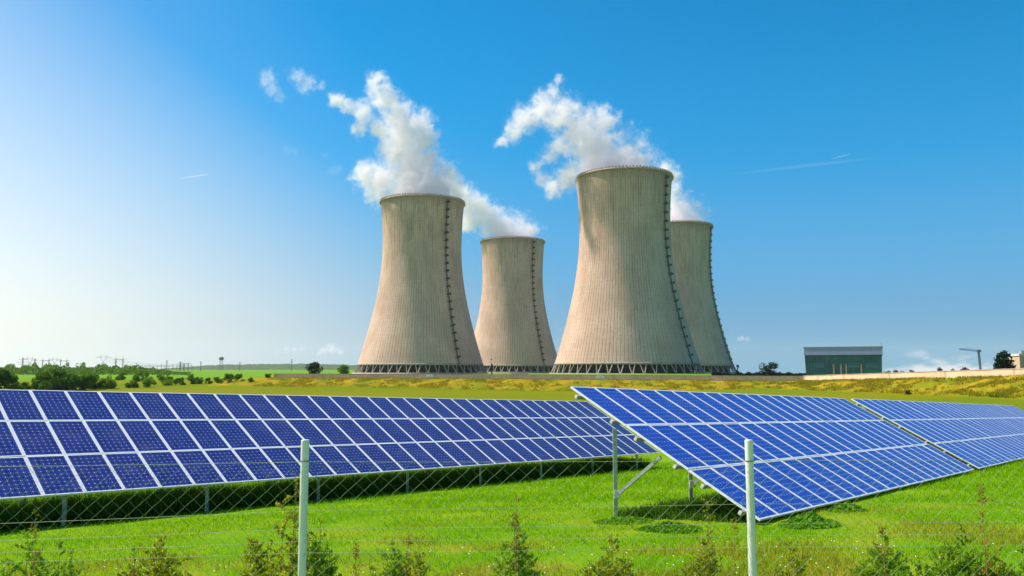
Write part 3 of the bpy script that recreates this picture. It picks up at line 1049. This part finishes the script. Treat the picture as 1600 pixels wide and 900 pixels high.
BACK = [  # px, y top, width px, Y, leaf, shape, label, y of the base
    (491, 565.5, 30, 270, 3, 'round', 'dark round tree behind the left part of the beige wall'),
    (538, 570, 20, 285, 1, 'round', 'small green tree at the left foot of the broad left-hand tower'),
    (1152, 568, 8, 300, 3, 'column', 'thin dark tree at the right foot of the half hidden tower'),
    (1198, 565.5, 46, 262, 3, 'round', 'wide black-green tree between the half hidden tower and the glass hall'),
    (1228, 581, 12, 262, 3, 'round', 'tiny dark bush left of the glass hall, right of the wide black-green tree'),
    (1240, 582.5, 12, 258, 3, 'round', 'tiny dark bush touching the left foot of the glass hall'),
    (1567, 549, 42, 185, 3, 'cone', 'spiky dark tree behind the wall right of the crane'),
    (1386, 577, 12, 230, 1, 'round', 'green bush at the right foot of the glass hall'),
    (1404, 578, 26, 226, 3, 'round', 'low dark hedge right of the glass hall'),
    (1424, 578, 12, 222, 3, 'round', 'tiny dark bush next to the low dark hedge'),
    (1470, 574, 15, 210, 3, 'round', 'dark small round bush behind the wall midway to the crane'),
    (1492, 573.5, 14, 206, 1, 'round', 'small green bush behind the wall left of the crane'),
    (1506, 572, 18, 204, 3, 'round', 'dark bush behind the wall just left of the crane'),
    (768, 559, 6, 420, 3, 'column', 'dark slim columnar tree in front of the smaller looking tower')]
for i, (px, yt, yb, wp, lf, lab) in enumerate([(1420, 609, 616.5, 12, 3, 'small brownish dark bush at the foot of the bank beyond the right-hand panels'),
                                             (1560, 611, 620, 46, 1, 'spreading low green bush at the foot of the bank near the right edge')]):
    g = ground_hit(px, yb, 60); s = g[1] / F_PX
    make_tree(g[0], g[1], g[2] - .1, (yb - yt) * s * 1.05, wp * s, lf, 380 + i, lab, 'bush', 'bank_bush', None, 'round', 1200)
for i, (px, yt, wp, Y, lf, shp, lab) in enumerate(BACK):
    c = at(px, yt, Y); zb = tz(c[0], Y); s = Y / F_PX
    big = wp > 14 or shp == 'column'
    make_tree(c[0], Y, zb, c[2] - zb, wp * s, lf, 300 + i, lab, 'tree' if big else 'bush', 'broadleaf_tree' if big else 'small_bush', 'trees and bushes behind the wall', shp, 1600)

# clipped hedge between the half hidden tower and the glass hall
hp0 = at(1112, 583, 290); hq = at(1262, 584, 262)
n = 2600
sv = rng.random(n)
C = hp0[None] * (1 - sv)[:, None] + hq[None] * sv[:, None]
zb_ = terrain(C[:, 0], C[:, 1])
C[:, 2] = zb_ + (at(1200, 583.5, 275)[2] - zb_.mean()) * rng.uniform(0, 1, n) * (.7 + .6 * vnoise(sv * 22, sv * 0 + 3))
C[:, 1] += rng.uniform(-.8, .8, n)
hroot = tag(empty('hedge', (hp0[0], hp0[1], tz(hp0[0], hp0[1]))), 'long low dark hedge behind the wall between the half hidden tower and the glass hall', 'hedge', 'trees and bushes behind the wall')
link('foliage', leaves_mesh('foliage', C - np.array(hroot.location), .75, m_leaf[3], rng, .8), hroot)

# far hedgerow wood on the left horizon: one mass
pts = []
for k in range(9000):
    px = rng.uniform(-60, 300)
    Y = rng.uniform(520, 760)
    x = (px - 800) / F_PX * Y
    hh = 6.2 * (0.4 + vnoise(np.array([px * .12]), np.array([Y * .01]))[0]) * (1.0 if px < 210 else max(0.1, 1 - (px - 210) / 80))
    pts.append((x, Y, tz(x, Y) + rng.uniform(0, hh)))
me = leaves_mesh('far_wood', pts, 1.9, leaf_mat('leaf_far', (0.07, 0.15, 0.012), (0.14, 0.24, 0.018), scale=.05), rng, .8)
tag(link('far_wood', me), 'low band of far hedges and woods along the left horizon', 'woodland', kind='stuff')

# ------------------------------------------------------------------ solar arrays
RV = np.array([0.65366441, 0.75563762, -0.04164882])
UV_ = np.array([-0.65161925, 0.59135584, 0.47506906]); UV_ = norm(UV_ - RV * (RV @ UV_))
NV = np.cross(RV, UV_)
B2 = np.array([0.91029207, 3.01194238, -0.55695066]) * 5
B1 = np.array([-0.68990577, 5.48693574, -0.68208248]) * 5

def cell_material(name, lo, hi, tint):
    m, t, out = material(name)
    uv = t.uv(); u_, v_, _ = t.sep(uv)
    fu = t.math('ABSOLUTE', t.math('SUBTRACT', t.math('FRACT', u_), 0.5))
    fv = t.math('ABSOLUTE', t.math('SUBTRACT', t.math('FRACT', v_), 0.5))
    gap = t.math('GREATER_THAN', t.math('MAXIMUM', fu, fv), 0.483)
    dia = t.math('GREATER_THAN', t.math('ADD', fu, fv), 0.875)
    bus = t.math('LESS_THAN', t.math('ABSOLUTE', t.math('SUBTRACT', fu, 0.24)), 0.010)
    rnd = t.new('ShaderNodeObjectInfo').outputs['Random']
    cellv = t.new('ShaderNodeTexWhiteNoise', noise_dimensions='3D')
    t.l.new(t.comb(t.math('FLOOR', u_), t.math('FLOOR', v_), rnd), cellv.inputs['Vector'])
    c = t.mix(cellv.outputs['Value'], lo, hi)
    c = t.mix(t.math('MULTIPLY', rnd, 0.35), c, tint)
    c = t.mix(t.math('MULTIPLY', bus, 0.45), c, (0.35, 0.40, 0.55))
    c = t.mix(t.math('MULTIPLY', gap, 0.5), c, (0.30, 0.36, 0.62))
    dust = t.noise(t.vmath('ADD', t.obj(), t.comb(t.math('MULTIPLY', rnd, 50.0), 0.0, 0.0)), 1.6, 4, 0.6)
    c = t.mix(t.ramp(dust, 0.45, 0.8, 0, 0.10), c, (0.30, 0.32, 0.36))
    c = t.mix(dia, c, (0.46, 0.50, 0.70))
    t.l.new(t.principled(c, 0.4, 0, None, 0.1, **{'Coat Weight': 0.4, 'Coat Roughness': 0.05, 'Coat IOR': 1.4}), out.inputs[0])
    return m


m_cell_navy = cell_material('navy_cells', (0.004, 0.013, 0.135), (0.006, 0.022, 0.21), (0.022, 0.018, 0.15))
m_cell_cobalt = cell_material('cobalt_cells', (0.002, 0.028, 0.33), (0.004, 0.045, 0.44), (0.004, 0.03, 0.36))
m_alu = simple_mat('anodised_aluminium', (0.82, 0.84, 0.88), 0.42, 0.15, 0.06, 3)
m_back = simple_mat('white_backsheet', (0.6, 0.6, 0.6), 0.7, 0, 0.05)
m_post = simple_mat('galvanised_post', (0.36, 0.42, 0.39), 0.5, 0.35, 0.2, 5)
m_clamp = simple_mat('clamp_metal', (0.72, 0.70, 0.60), 0.5, 0.2, 0.15, 9)


def panel_meshes(w, h, m_cell):
    fw = 0.036; T = 0.04
    x0, x1, y0, y1 = fw, w - fw, fw, h - fw
    V = [(x0, y0, T - .006), (x1, y0, T - .006), (x1, y1, T - .006), (x0, y1, T - .006), (x0, y0, .008), (x1, y0, .008), (x1, y1, .008), (x0, y1, .008)]
    uv_ = [(0.0, 0.0), (6, 0), (6, 10), (0, 10)] * 2
    cells = mesh_from('solar_panel', V, [(0, 1, 2, 3), (7, 6, 5, 4), (0, 4, 5, 1), (1, 5, 6, 2), (2, 6, 7, 3), (3, 7, 4, 0)], [m_cell, m_back], [0, 1, 1, 1, 1, 1], uv=uv_)
    mb = MB()
    mb.box((w / 2, fw / 2, T / 2), (w, fw, T)); mb.box((w / 2, h - fw / 2, T / 2), (w, fw, T))
    mb.box((fw / 2, h / 2, T / 2), (fw, h - 2 * fw, T)); mb.box((w - fw / 2, h / 2, T / 2), (fw, h - 2 * fw, T))
    frame = mesh_from('panel_frame', mb.V, mb.F, [m_alu])
    return cells, frame


def solar_array(B, r0, ncol, cw, legs, label, seed, cellm):
    r = np.random.default_rng(seed)
    org = B + RV * (r0 + ncol * cw / 2)
    base = np.array([org[0], org[1], tz(org[0], org[1])])
    root = tag(empty('solar_array', base), label, 'solar array', 'rows of tilted solar panels in the grass')
    P = lambda rr, uu, nn=0.0: B + RV * rr + UV_ * uu + NV * nn - base
    rh = 5.0 / 3
    cells, frame = panel_meshes(cw - .014, rh - .016, cellm)
    for i in range(ncol):
        for j in range(3):
            pan = link('solar_panel', cells, root)
            q = P(r0 + i * cw + .007, j * rh + .008, r.normal() * .002)
            a = RV + UV_ * r.normal() * .0008 + NV * r.normal() * .0012
            b = UV_ + NV * r.normal() * .0016
            M = Matrix(np.stack([norm(a), norm(b), norm(np.cross(a, b))], 1).tolist()).to_4x4()
            M.translation = Vector(q)
            pan.matrix_basis = M
            fr = bpy.data.objects.new('panel_frame', frame); COL.objects.link(fr); fr.parent = pan
    r1 = r0 + ncol * cw
    for uu in (1.22, 1.9, 2.93, 3.61, 4.67, .35):
        mb = MB()
        mb.bar(P(r0 - .10, uu, -.05), P(r1 + .10, uu, -.05), .06, .09, up=NV)
        pr = mb.build('purlin', m_post, root)
        kb = MB()
        kb.box(P(r0 - .10, uu, -.04), (.06, .06, .07), np.stack([RV, UV_, NV], 1))
        kb.build('end_clamp', m_clamp, pr)
    for lr in legs:
        ri = lr + (.62 if lr < r0 + .5 else 0)
        mb = MB(); mb.bar(P(ri, .15, -.155), P(ri, 4.75, -.155), .07, .11, up=NV); mb.build('rafter', m_post, root)
        feet = {}
        for nm, uu in (('front', .22), ('rear', 3.58)):
            tp = P(lr + .05, uu, -.2) + base
            zg = tz(tp[0], tp[1])
            feet[nm] = (tp, zg)
            mb = MB()
            # C-section post
            mb.box((tp[0] - base[0], tp[1] - base[1] - .03, (tp[2] + zg - .3) / 2 - base[2]), (.085, .012, tp[2] - zg + .3))
            for s in (-1, 1):
                mb.box((tp[0] - base[0] + s * .0365, tp[1] - base[1] + .006, (tp[2] + zg - .3) / 2 - base[2]), (.012, .06, tp[2] - zg + .3))
            mb.build('post', m_post, root)
        tp, zg = feet['rear']
        foot = np.array([tp[0], tp[1], zg + .48]) - base
        mb = MB(); mb.bar(foot + (0.03, -.03, 0), P(lr + .05, 2.35, -.12), .055, .07)
        br = mb.build('brace', m_post, root)
        kb = MB(); kb.box(foot + (.03, -.03, .02), (.13, .09, .16)); kb.build('brace_bracket', m_clamp, br)
    return root


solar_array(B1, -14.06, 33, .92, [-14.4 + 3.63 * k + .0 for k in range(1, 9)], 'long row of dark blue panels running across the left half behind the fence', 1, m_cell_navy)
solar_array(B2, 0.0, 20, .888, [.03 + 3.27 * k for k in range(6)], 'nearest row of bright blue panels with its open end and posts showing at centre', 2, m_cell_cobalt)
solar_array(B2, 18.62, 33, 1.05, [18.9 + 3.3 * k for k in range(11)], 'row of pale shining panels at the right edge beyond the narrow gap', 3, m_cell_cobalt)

# ------------------------------------------------------------------ grass
m_blade = leaf_mat('grass_blade', (0.16, 0.38, 0.003), (0.31, 0.53, 0.006), (0.25, 0.45, 0.004), 0.5, 0.5, 0.0)
m_blade_dry = leaf_mat('dry_grass_blade', (0.30, 0.30, 0.02), (0.44, 0.36, 0.035), (0.24, 0.36, 0.02), 0.45, 0.6)


def blades(name, X, Y, h, w, mat, r, lean=.5):
    n = len(X)
    Z = terrain(X, Y) - .01
    a = r.uniform(0, 2 * math.pi, n)
    hh = h * r.uniform(.5, 1.25, n); ww = w * r.uniform(.7, 1.3, n)
    ex = np.cos(a) * ww / 2; ey = np.sin(a) * ww / 2
    b = r.uniform(0, 2 * math.pi, n); ln = hh * r.uniform(.1, lean, n)
    V = np.stack([np.stack([X - ex, Y - ey, Z], 1), np.stack([X + ex, Y + ey, Z], 1),
                  np.stack([X + np.cos(b) * ln, Y + np.sin(b) * ln, Z + hh], 1)], 1).reshape(-1, 3)
    me = mesh_from(name, V, np.arange(3 * n).reshape(n, 3), [mat])
    at2 = me.attributes.new('tint', 'FLOAT', 'POINT')
    at2.data.foreach_set('value', np.repeat(r.random(n), 3).astype(np.float32))
    return me


def scatter(n, y0, y1, r, power=1.6, margin=1.12):
    """more blades close by"""
    s = r.random(n)
    Y = y0 * (y1 / y0) ** (s ** (1 / power * 1.3))
    X = r.uniform(-.66, .66, n) * margin * Y
    return X, Y


X, Y = scatter(340000, 8.2, 46, rng)
keep = vnoise(X * 1.3, Y * 1.3) + rng.random(len(X)) * .6 > .35
X, Y = X[keep], Y[keep]
tag(link('lawn_grass', blades('lawn_grass', X, Y, .06 * np.clip(Y / 16, .8, 2.2), .010 * np.clip(Y / 12, .8, 2.8), m_blade, rng)), 'bright green mown grass around the solar arrays', 'grass', kind='stuff')
X, Y = scatter(60000, 8.0, 17, rng, 1.0)
keep = vnoise(X * .55 + 30, Y * .9 + 8) > .50 + .25 * smoothstep(Y, 10, 15)
X, Y = X[keep], Y[keep]
tag(link('dry_grass', blades('dry_grass', X, Y, .12, .012, m_blade_dry, rng, .8)), 'yellowing dry grass near the fence', 'grass', kind='stuff')

# rough growth on the bank
n = 70000
tt = rng.random(n) * (len(WP) - 1.0)
ii = np.minimum(tt.astype(int), len(WP) - 2); fr_ = tt - ii
seg = WP[ii + 1, :2] - WP[ii, :2]; Ls = np.linalg.norm(seg, axis=1, keepdims=True); dn = seg / Ls
off = rng.uniform(.6, 15, n)
X = WP[ii, 0] + seg[:, 0] * fr_ + dn[:, 1] * off; Y = WP[ii, 1] + seg[:, 1] * fr_ - dn[:, 0] * off
keep = vnoise(X * .5, Y * .5) + .5 * vnoise(X * 1.7, Y * 1.7) > .72
X, Y = X[keep], Y[keep]
m_rough = leaf_mat('bank_growth', (0.22, 0.23, 0.012), (0.40, 0.32, 0.018), (0.44, 0.26, 0.015), 0.45, 0.10)
tag(link('rough_grass', blades('rough_grass', X, Y, .42, .17, m_rough, rng, .7)), 'rough yellow and green growth covering the bank below the wall', 'grass', kind='stuff')

# added dark weeds under the arrays, standing in for the panels' cast shadow
m_shade_weeds = leaf_mat('shade_standin_leaf', (0.035, 0.10, 0.008), (0.09, 0.19, 0.012), None, .35, .5)


def shade_standin_weeds(B, r0, r1, n, seed, label, hm=.74):
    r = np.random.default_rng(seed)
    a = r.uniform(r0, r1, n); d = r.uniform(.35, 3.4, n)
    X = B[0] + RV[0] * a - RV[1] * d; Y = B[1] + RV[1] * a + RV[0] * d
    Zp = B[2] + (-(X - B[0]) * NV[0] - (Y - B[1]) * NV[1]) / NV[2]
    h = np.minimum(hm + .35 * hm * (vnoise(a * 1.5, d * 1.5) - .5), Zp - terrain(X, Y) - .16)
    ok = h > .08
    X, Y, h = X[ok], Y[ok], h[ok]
    tag(link('shade_standin_weeds', blades('shade_standin_weeds', X, Y, h / 1.25, .035, m_shade_weeds, r, .9)), label, 'weeds', None, 'stuff')


shade_standin_weeds(B1, -14.3, 16.3, 52000, 41, 'added dark weeds standing in for shade under the long left-hand row of panels')
shade_standin_weeds(B2, 0.15, 17.8, 26000, 42, 'added dark weeds standing in for shade under the nearest row of panels', .26)
shade_standin_weeds(B2, 18.7, 53.0, 30000, 43, 'added dark weeds standing in for shade under the right-hand row of panels', .5)

# clover-like broad weeds at the edge of the panels
m_weed = leaf_mat('weed_leaf', (0.10, 0.28, 0.012), (0.20, 0.42, 0.02), None, .45)


def weed_patch(px, py, wpx, dpx, n, size, label, h=.12):
    c = ground_hit(px, py)
    s = c[1] / F_PX
    r = np.random.default_rng(int(px))
    a = r.uniform(0, 2 * math.pi, n); q = np.sqrt(r.random(n))
    X = c[0] + np.cos(a) * q * wpx / 2 * s; Y = c[1] + np.sin(a) * q * dpx * s
    Z = terrain(X, Y) + r.uniform(.01, h, n) * (1.1 - q)
    me = leaves_mesh('weed_patch', np.stack([X, Y, Z], 1) - c, size, m_weed, r, .9, .0)
    tag(link('weed_patch', me, None, c), label, 'weeds', None, 'stuff')


weed_patch(1045, 829, 100, 40, 1500, .075, 'patch of broad-leaved weeds in front of the nearest array shadow', .16)
weed_patch(975, 816, 90, 30, 900, .07, 'patch of low weeds around the rear post of the nearest array', .12)
weed_patch(1265, 822, 90, 40, 1400, .08, 'leafy weeds under the lower edge of the nearest array', .24)
weed_patch(1325, 800, 60, 20, 600, .08, 'small clump of weeds under the lower edge, further right', .2)

# daisies
m_daisy = simple_mat('daisy_petal', (0.85, 0.85, 0.75), 0.7, 0, 0.05)
n = 220
X, Y = scatter(n, 9.0, 13, rng, 1.0)
Z = terrain(X, Y) + rng.uniform(.05, .10, n)
k6 = np.arange(6) * math.pi / 3
V = np.stack([X[:, None] + .011 * np.cos(k6), Y[:, None] + .011 * np.sin(k6), Z[:, None] + np.array([0, .006, 0, .006, 0, .006])], -1).reshape(-1, 3)
tag(link('daisies', mesh_from('daisies', V, np.arange(6 * n).reshape(n, 6), [m_daisy])), 'scattered tiny white flowers in the grass near the fence', 'flowers', kind='stuff')

# ------------------------------------------------------------------ chain-link fence
FY = 4.5
m_fpost, t, out = material('pale_green_post')
p = t.obj(); n = t.noise(p, 40, 4); n2 = t.noise(p, 5, 3)
c = t.mix(t.ramp(n2, .35, .65), (0.66, 0.74, 0.66), (0.76, 0.82, 0.74))
c = t.mix(t.ramp(n, .55, .75, 0, .6), c, (0.33, 0.36, 0.30))
t.l.new(t.principled(c, .5, .1, t.bump(n, .15, .004), .4), out.inputs[0])
m_wire = simple_mat('green_wire', (0.15, 0.28, 0.12), 0.7, 0.0, 0.2, 20)
m_twire = simple_mat('tension_wire_steel', (0.36, 0.46, 0.22), 0.6, 0.0, 0.15, 20)
fx = lambda px: (px - 800) / F_PX * FY / 0.984
gz0 = tz(0, FY)
fence = tag(empty('chain_link_fence', (0, FY, gz0)), 'thin green chain-link fence on pale round posts in front of everything', 'fence')
fo = np.array((0, FY, gz0))
POSTS = [-216, 477, 1170, 1863]
for px in POSTS:
    b = at(px, 688, FY)
    zg = tz(b[0], FY) - .3
    mb = MB(); mb.tube([(0, 0, zg - gz0), (0, 0, b[2] - gz0 - .004), (0, 0, b[2] - gz0)], [.0225, .0225, .0215], 32)
    po = mb.build('fence_post', m_fpost, fence, (b[0], 0, 0))
    cp = MB(); cp.tube([(0, 0, b[2] - gz0), (0, 0, b[2] - gz0 + .003)], [.0212, .020], 32); cp.build('post_cap', m_fpost, po)
    tie = MB(); zt_ = at(px, 720, FY)[2] - gz0
    tie.tube([(.0245 * math.cos(a), .0245 * math.sin(a), zt_) for a in np.linspace(0, 2 * math.pi, 17)], .0022, 6); tie.build('wire_tie', m_ladder, po)
WY = [(-216, 477, 1170, 1863)] * 5
for ys in ((731, 721.5, 719.5, 715), (826, 797.5, 787.5, 783), (852, 826, 818, 812), (870, 846, 837, 830), (884, 864, 855, 848)):
    pts = []
    for px in np.linspace(-216, 1863, 60):
        py = np.interp(px, POSTS, ys)
        q = at(px, py, FY + .026); q[2] -= .004 * math.sin(math.pi * (((px + 216) / 693) % 1)); pts.append(q - fo)
    mb = MB(); mb.tube(pts, .0010, 5); mb.build('tension_wire', m_twire, fence)
# woven mesh: zig-zag strands, each hooked round its neighbours
P_ = .090; Hh = .080
xa, xb = fx(-260), fx(1900)
ns = int((xb - xa) / P_)
mb_V = []; mb_F = []
topz = lambda x: np.interp(x, [fx(q) for q in POSTS], [at(q, yy, FY)[2] for q, yy in zip(POSTS, (731, 721.5, 719.5, 715))]) - gz0
wr = .0011
mb = MB()
rowz = .55 - 0.0
for s in range(ns):
    x0 = xa + s * P_
    nz = int((topz(x0) - .02) / (Hh / 2))
    pts = []
    for k in range(nz + 1):
        side_ = 1 if (k % 2) else -1
        xx = x0 + (P_ / 2 if (k % 2) else 0.0) + random.uniform(-.0025, .0025)
        pts.append((xx, .022 + .002 * side_, topz(x0) - k * Hh / 2))
    mb.tube(pts, wr, 4, cap=False)
    pts2 = [(x0 + P_ - (q[0] - x0), q[1] + .001, q[2]) for q in pts]
    mb.tube(pts2, wr, 4, cap=False)
mb.build('wire_mesh', m_wire, fence)

# ------------------------------------------------------------------ shrubs and stalks along the fence
m_sh = [leaf_mat('shrub_leaf_green', (0.14, 0.30, 0.014), (0.33, 0.52, 0.03), (0.45, 0.52, 0.035), .62, 3),
        leaf_mat('shrub_leaf_olive', (0.21, 0.30, 0.016), (0.45, 0.49, 0.035), (0.50, 0.38, 0.035), .62, 3)]
m_stalk = leaf_mat('stalk_leaf_brown', (0.20, 0.09, 0.02), (0.32, 0.18, 0.03), (0.24, 0.22, 0.03), .3, 4)
m_yel = leaf_mat('stalk_leaf_yellow', (0.22, 0.26, 0.02), (0.42, 0.38, 0.02), None, .35, 4)
m_stem = simple_mat('shrub_stem', (0.26, 0.19, 0.07), 0.8, 0, 0.3, 10)


def shrub(px, ytop, wpx, Y, leaf, seed, label, n=3200, density=1.0, spires=12):
    r = np.random.default_rng(seed)
    b = at(px, 900, Y); zg = tz(b[0], Y)
    H = at(px, ytop, Y)[2] - zg; Wm = wpx / F_PX * Y * 1.45
    root = tag(empty('fence_shrub', (b[0], Y, zg)), label, 'shrub', 'shrubs growing along the fence')
    mb = MB(); C = []; D = []
    for k in range(spires + 9):
        a = r.uniform(0, 2 * math.pi); q = math.sqrt(r.random())
        hx = math.cos(a) * q * Wm / 2; hy = math.sin(a) * q * Wm / 2
        hgt = H * (1 - .34 * q ** 1.5) * r.uniform(.80, 1.0) if k else H
        if k == 0: hx = hy = 0.0
        p0 = np.array((hx * .25, hy * .25, -.05)); p2 = np.array((hx, hy, hgt)); p1 = (p0 + p2) / 2 + np.array((hx * .15, hy * .15, .02)) + r.normal(size=3) * .02
        mb.tube([p0, p1, p2], [.0045, .0032, .0012], 5)
        nt = 16
        for j in range(nt):
            s = (j + r.random()) / nt * .85 + .13
            o_ = (1 - s) ** 2 * p0 + 2 * s * (1 - s) * p1 + s * s * p2
            tw = norm(np.array((math.cos(a * 3 + j * 2.4), math.sin(a * 3 + j * 2.4), r.uniform(.5, 1.1))))
            L = (.05 + .16 * (1 - s)) * r.uniform(.6, 1.3) * (Wm / .42 + .4) * .75
            e = o_ + tw * L
            mb.tube([o_, e], [.002, .0008], 3, cap=False)
            m = max(4, int(n / ((spires + 9) * nt) * (L / .11)))
            ss = r.random(m)
            C.append(o_ + (e - o_) * ss[:, None] + r.normal(size=(m, 3)) * .009); D.append(np.repeat(tw[None], m, 0))
    C = np.concatenate(C); D = np.concatenate(D)
    link('foliage', leaves_mesh('foliage', C, .028, m_sh[leaf], r, .48, .3, D), root)
    mb.build('stem', m_stem, root)
    return root


def stalk(px, ytop, Y, mat, seed, label, thick=1.0, n=240, wid=.03):
    r = np.random.default_rng(seed)
    b = at(px, 900, Y); zg = tz(b[0], Y)
    H = at(px, ytop, Y)[2] - zg
    root = tag(empty('dry_stalk', (b[0], Y, zg)), label, 'weed', 'tall dry weeds along the fence')
    mb = MB()
    bend = r.normal() * .03
    f = lambda s: np.array((bend * s * s, .02 * s, H * s))
    mb.tube([f(s) for s in np.linspace(-.03, 1, 8)], [.005 * thick * (1 - .8 * s) for s in np.linspace(0, 1, 8)], 5)
    C = []
    for j in range(22):
        s = r.uniform(.45, 1.0); o_ = f(s)
        e = o_ + norm(np.array((r.normal(), r.normal(), 1.3))) * r.uniform(.03, .11)
        mb.tube([o_, e], [.0018, .0008], 3, cap=False)
        m = n // 22
        C.append(o_ + (e - o_) * r.random((m, 1)) + r.normal(size=(m, 3)) * wid * .35)
    link('leaves', leaves_mesh('leaves', np.concatenate(C), .022, mat, r, .4, .5), root)
    mb.build('stem', m_stem, root)


SHR = [(40, 828, 90, 6.6, 0, 'dense green shrub by the fence, first from the left edge'),
       (92, 838, 70, 6.4, 0, 'green shrub leaning against the first one on its right'),
       (245, 836, 100, 6.6, 1, 'olive shrub alone halfway between the left edge and the left post'),
       (442, 770, 84, 6.5, 1, 'tallest shrub with a yellow top right beside the left post'),
       (498, 806, 44, 6.3, 0, 'narrow green shrub showing right behind the left post'),
       (612, 842, 70, 6.6, 0, 'dark green shrub, first one right of the left post'),
       (652, 858, 50, 6.4, 1, 'low brownish shrub touching the dark green one right of the left post'),
       (808, 800, 52, 6.6, 0, 'tall slim shrub in the middle of the fence bay'),
       (955, 838, 70, 6.6, 1, 'conical olive shrub below the rear post of the nearest array'),
       (1106, 832, 64, 6.5, 1, 'brown-green shrub just left of the right-hand post'),
       (1240, 852, 70, 6.4, 1, 'low olive shrub just right of the right-hand post'),
       (1388, 836, 84, 6.6, 0, 'green pointed shrub, second one right of the right-hand post'),
       (1512, 828, 90, 6.5, 0, 'wide bushy green shrub near the right edge'),
       (1556, 852, 60, 6.3, 1, 'low olive shrub touching the wide bushy one near the right edge'),
       (1600, 850, 40, 6.5, 0, 'dark green shrub cut by the right edge')]
for i, (px, yt, w, Y, lf, lab) in enumerate(SHR):
    shrub(px, yt, w, Y, lf, 500 + i, lab, 12000 if w < 80 else 16000)
STK = [(50, 842, 6.3, m_stalk, 'reddish stalk standing in the first shrub from the left edge', 1.2),
       (45, 796, 6.9, m_yel, 'pale branching weed above the first shrub at the left edge', .7),
       (212, 852, 6.2, m_stalk, 'small orange stalk left of the lone olive shrub', 1.0),
       (455, 745, 6.3, m_yel, 'yellow leafy stalk just left of the left post', 1.6),
       (555, 858, 6.2, m_stalk, 'orange-red weed between the left post and the dark green shrub', 1.0),
       (632, 838, 6.3, m_stalk, 'brown seed stalk above the dark green shrub', 1.0),
       (806, 782, 6.2, m_stalk, 'rusty tall stalk rising from the slim shrub in the middle', 1.2),
       (1110, 790, 6.4, m_yel, 'thin pale stalk in front of the array shadow', .8),
       (1146, 822, 6.6, m_yel, 'thin pale weed close to the right-hand post on its left', .6),
       (1386, 825, 6.2, m_stalk, 'brown stalk rising from the pointed green shrub', 1.1),
       (1545, 772, 6.2, m_stalk, 'tall reddish stalk near the right edge', 1.2)]
for i, (px, yt, Y, mt, lab, th) in enumerate(STK):
    stalk(px, yt, Y, mt, 700 + i, lab, th)

# ------------------------------------------------------------------ haze
m_haze, t, out = material('haze_air')
v = t.new('ShaderNodeVolumePrincipled')
v.inputs['Color'].default_value = (0.80, 0.88, 1.0, 1)
v.inputs['Density'].default_value = 0.00005
v.inputs['Anisotropy'].default_value = 0.2
t.l.new(v.outputs[0], out.inputs['Volume'])
zlo = float(GZ.min()) - 1.0
mb = MB(); mb.box((0, 0, (zlo + 260) / 2), (18200, 18200, 260 - zlo))
tag(mb.build('haze', m_haze), 'thin pale air between the fields and the horizon', 'haze', None, 'stuff')
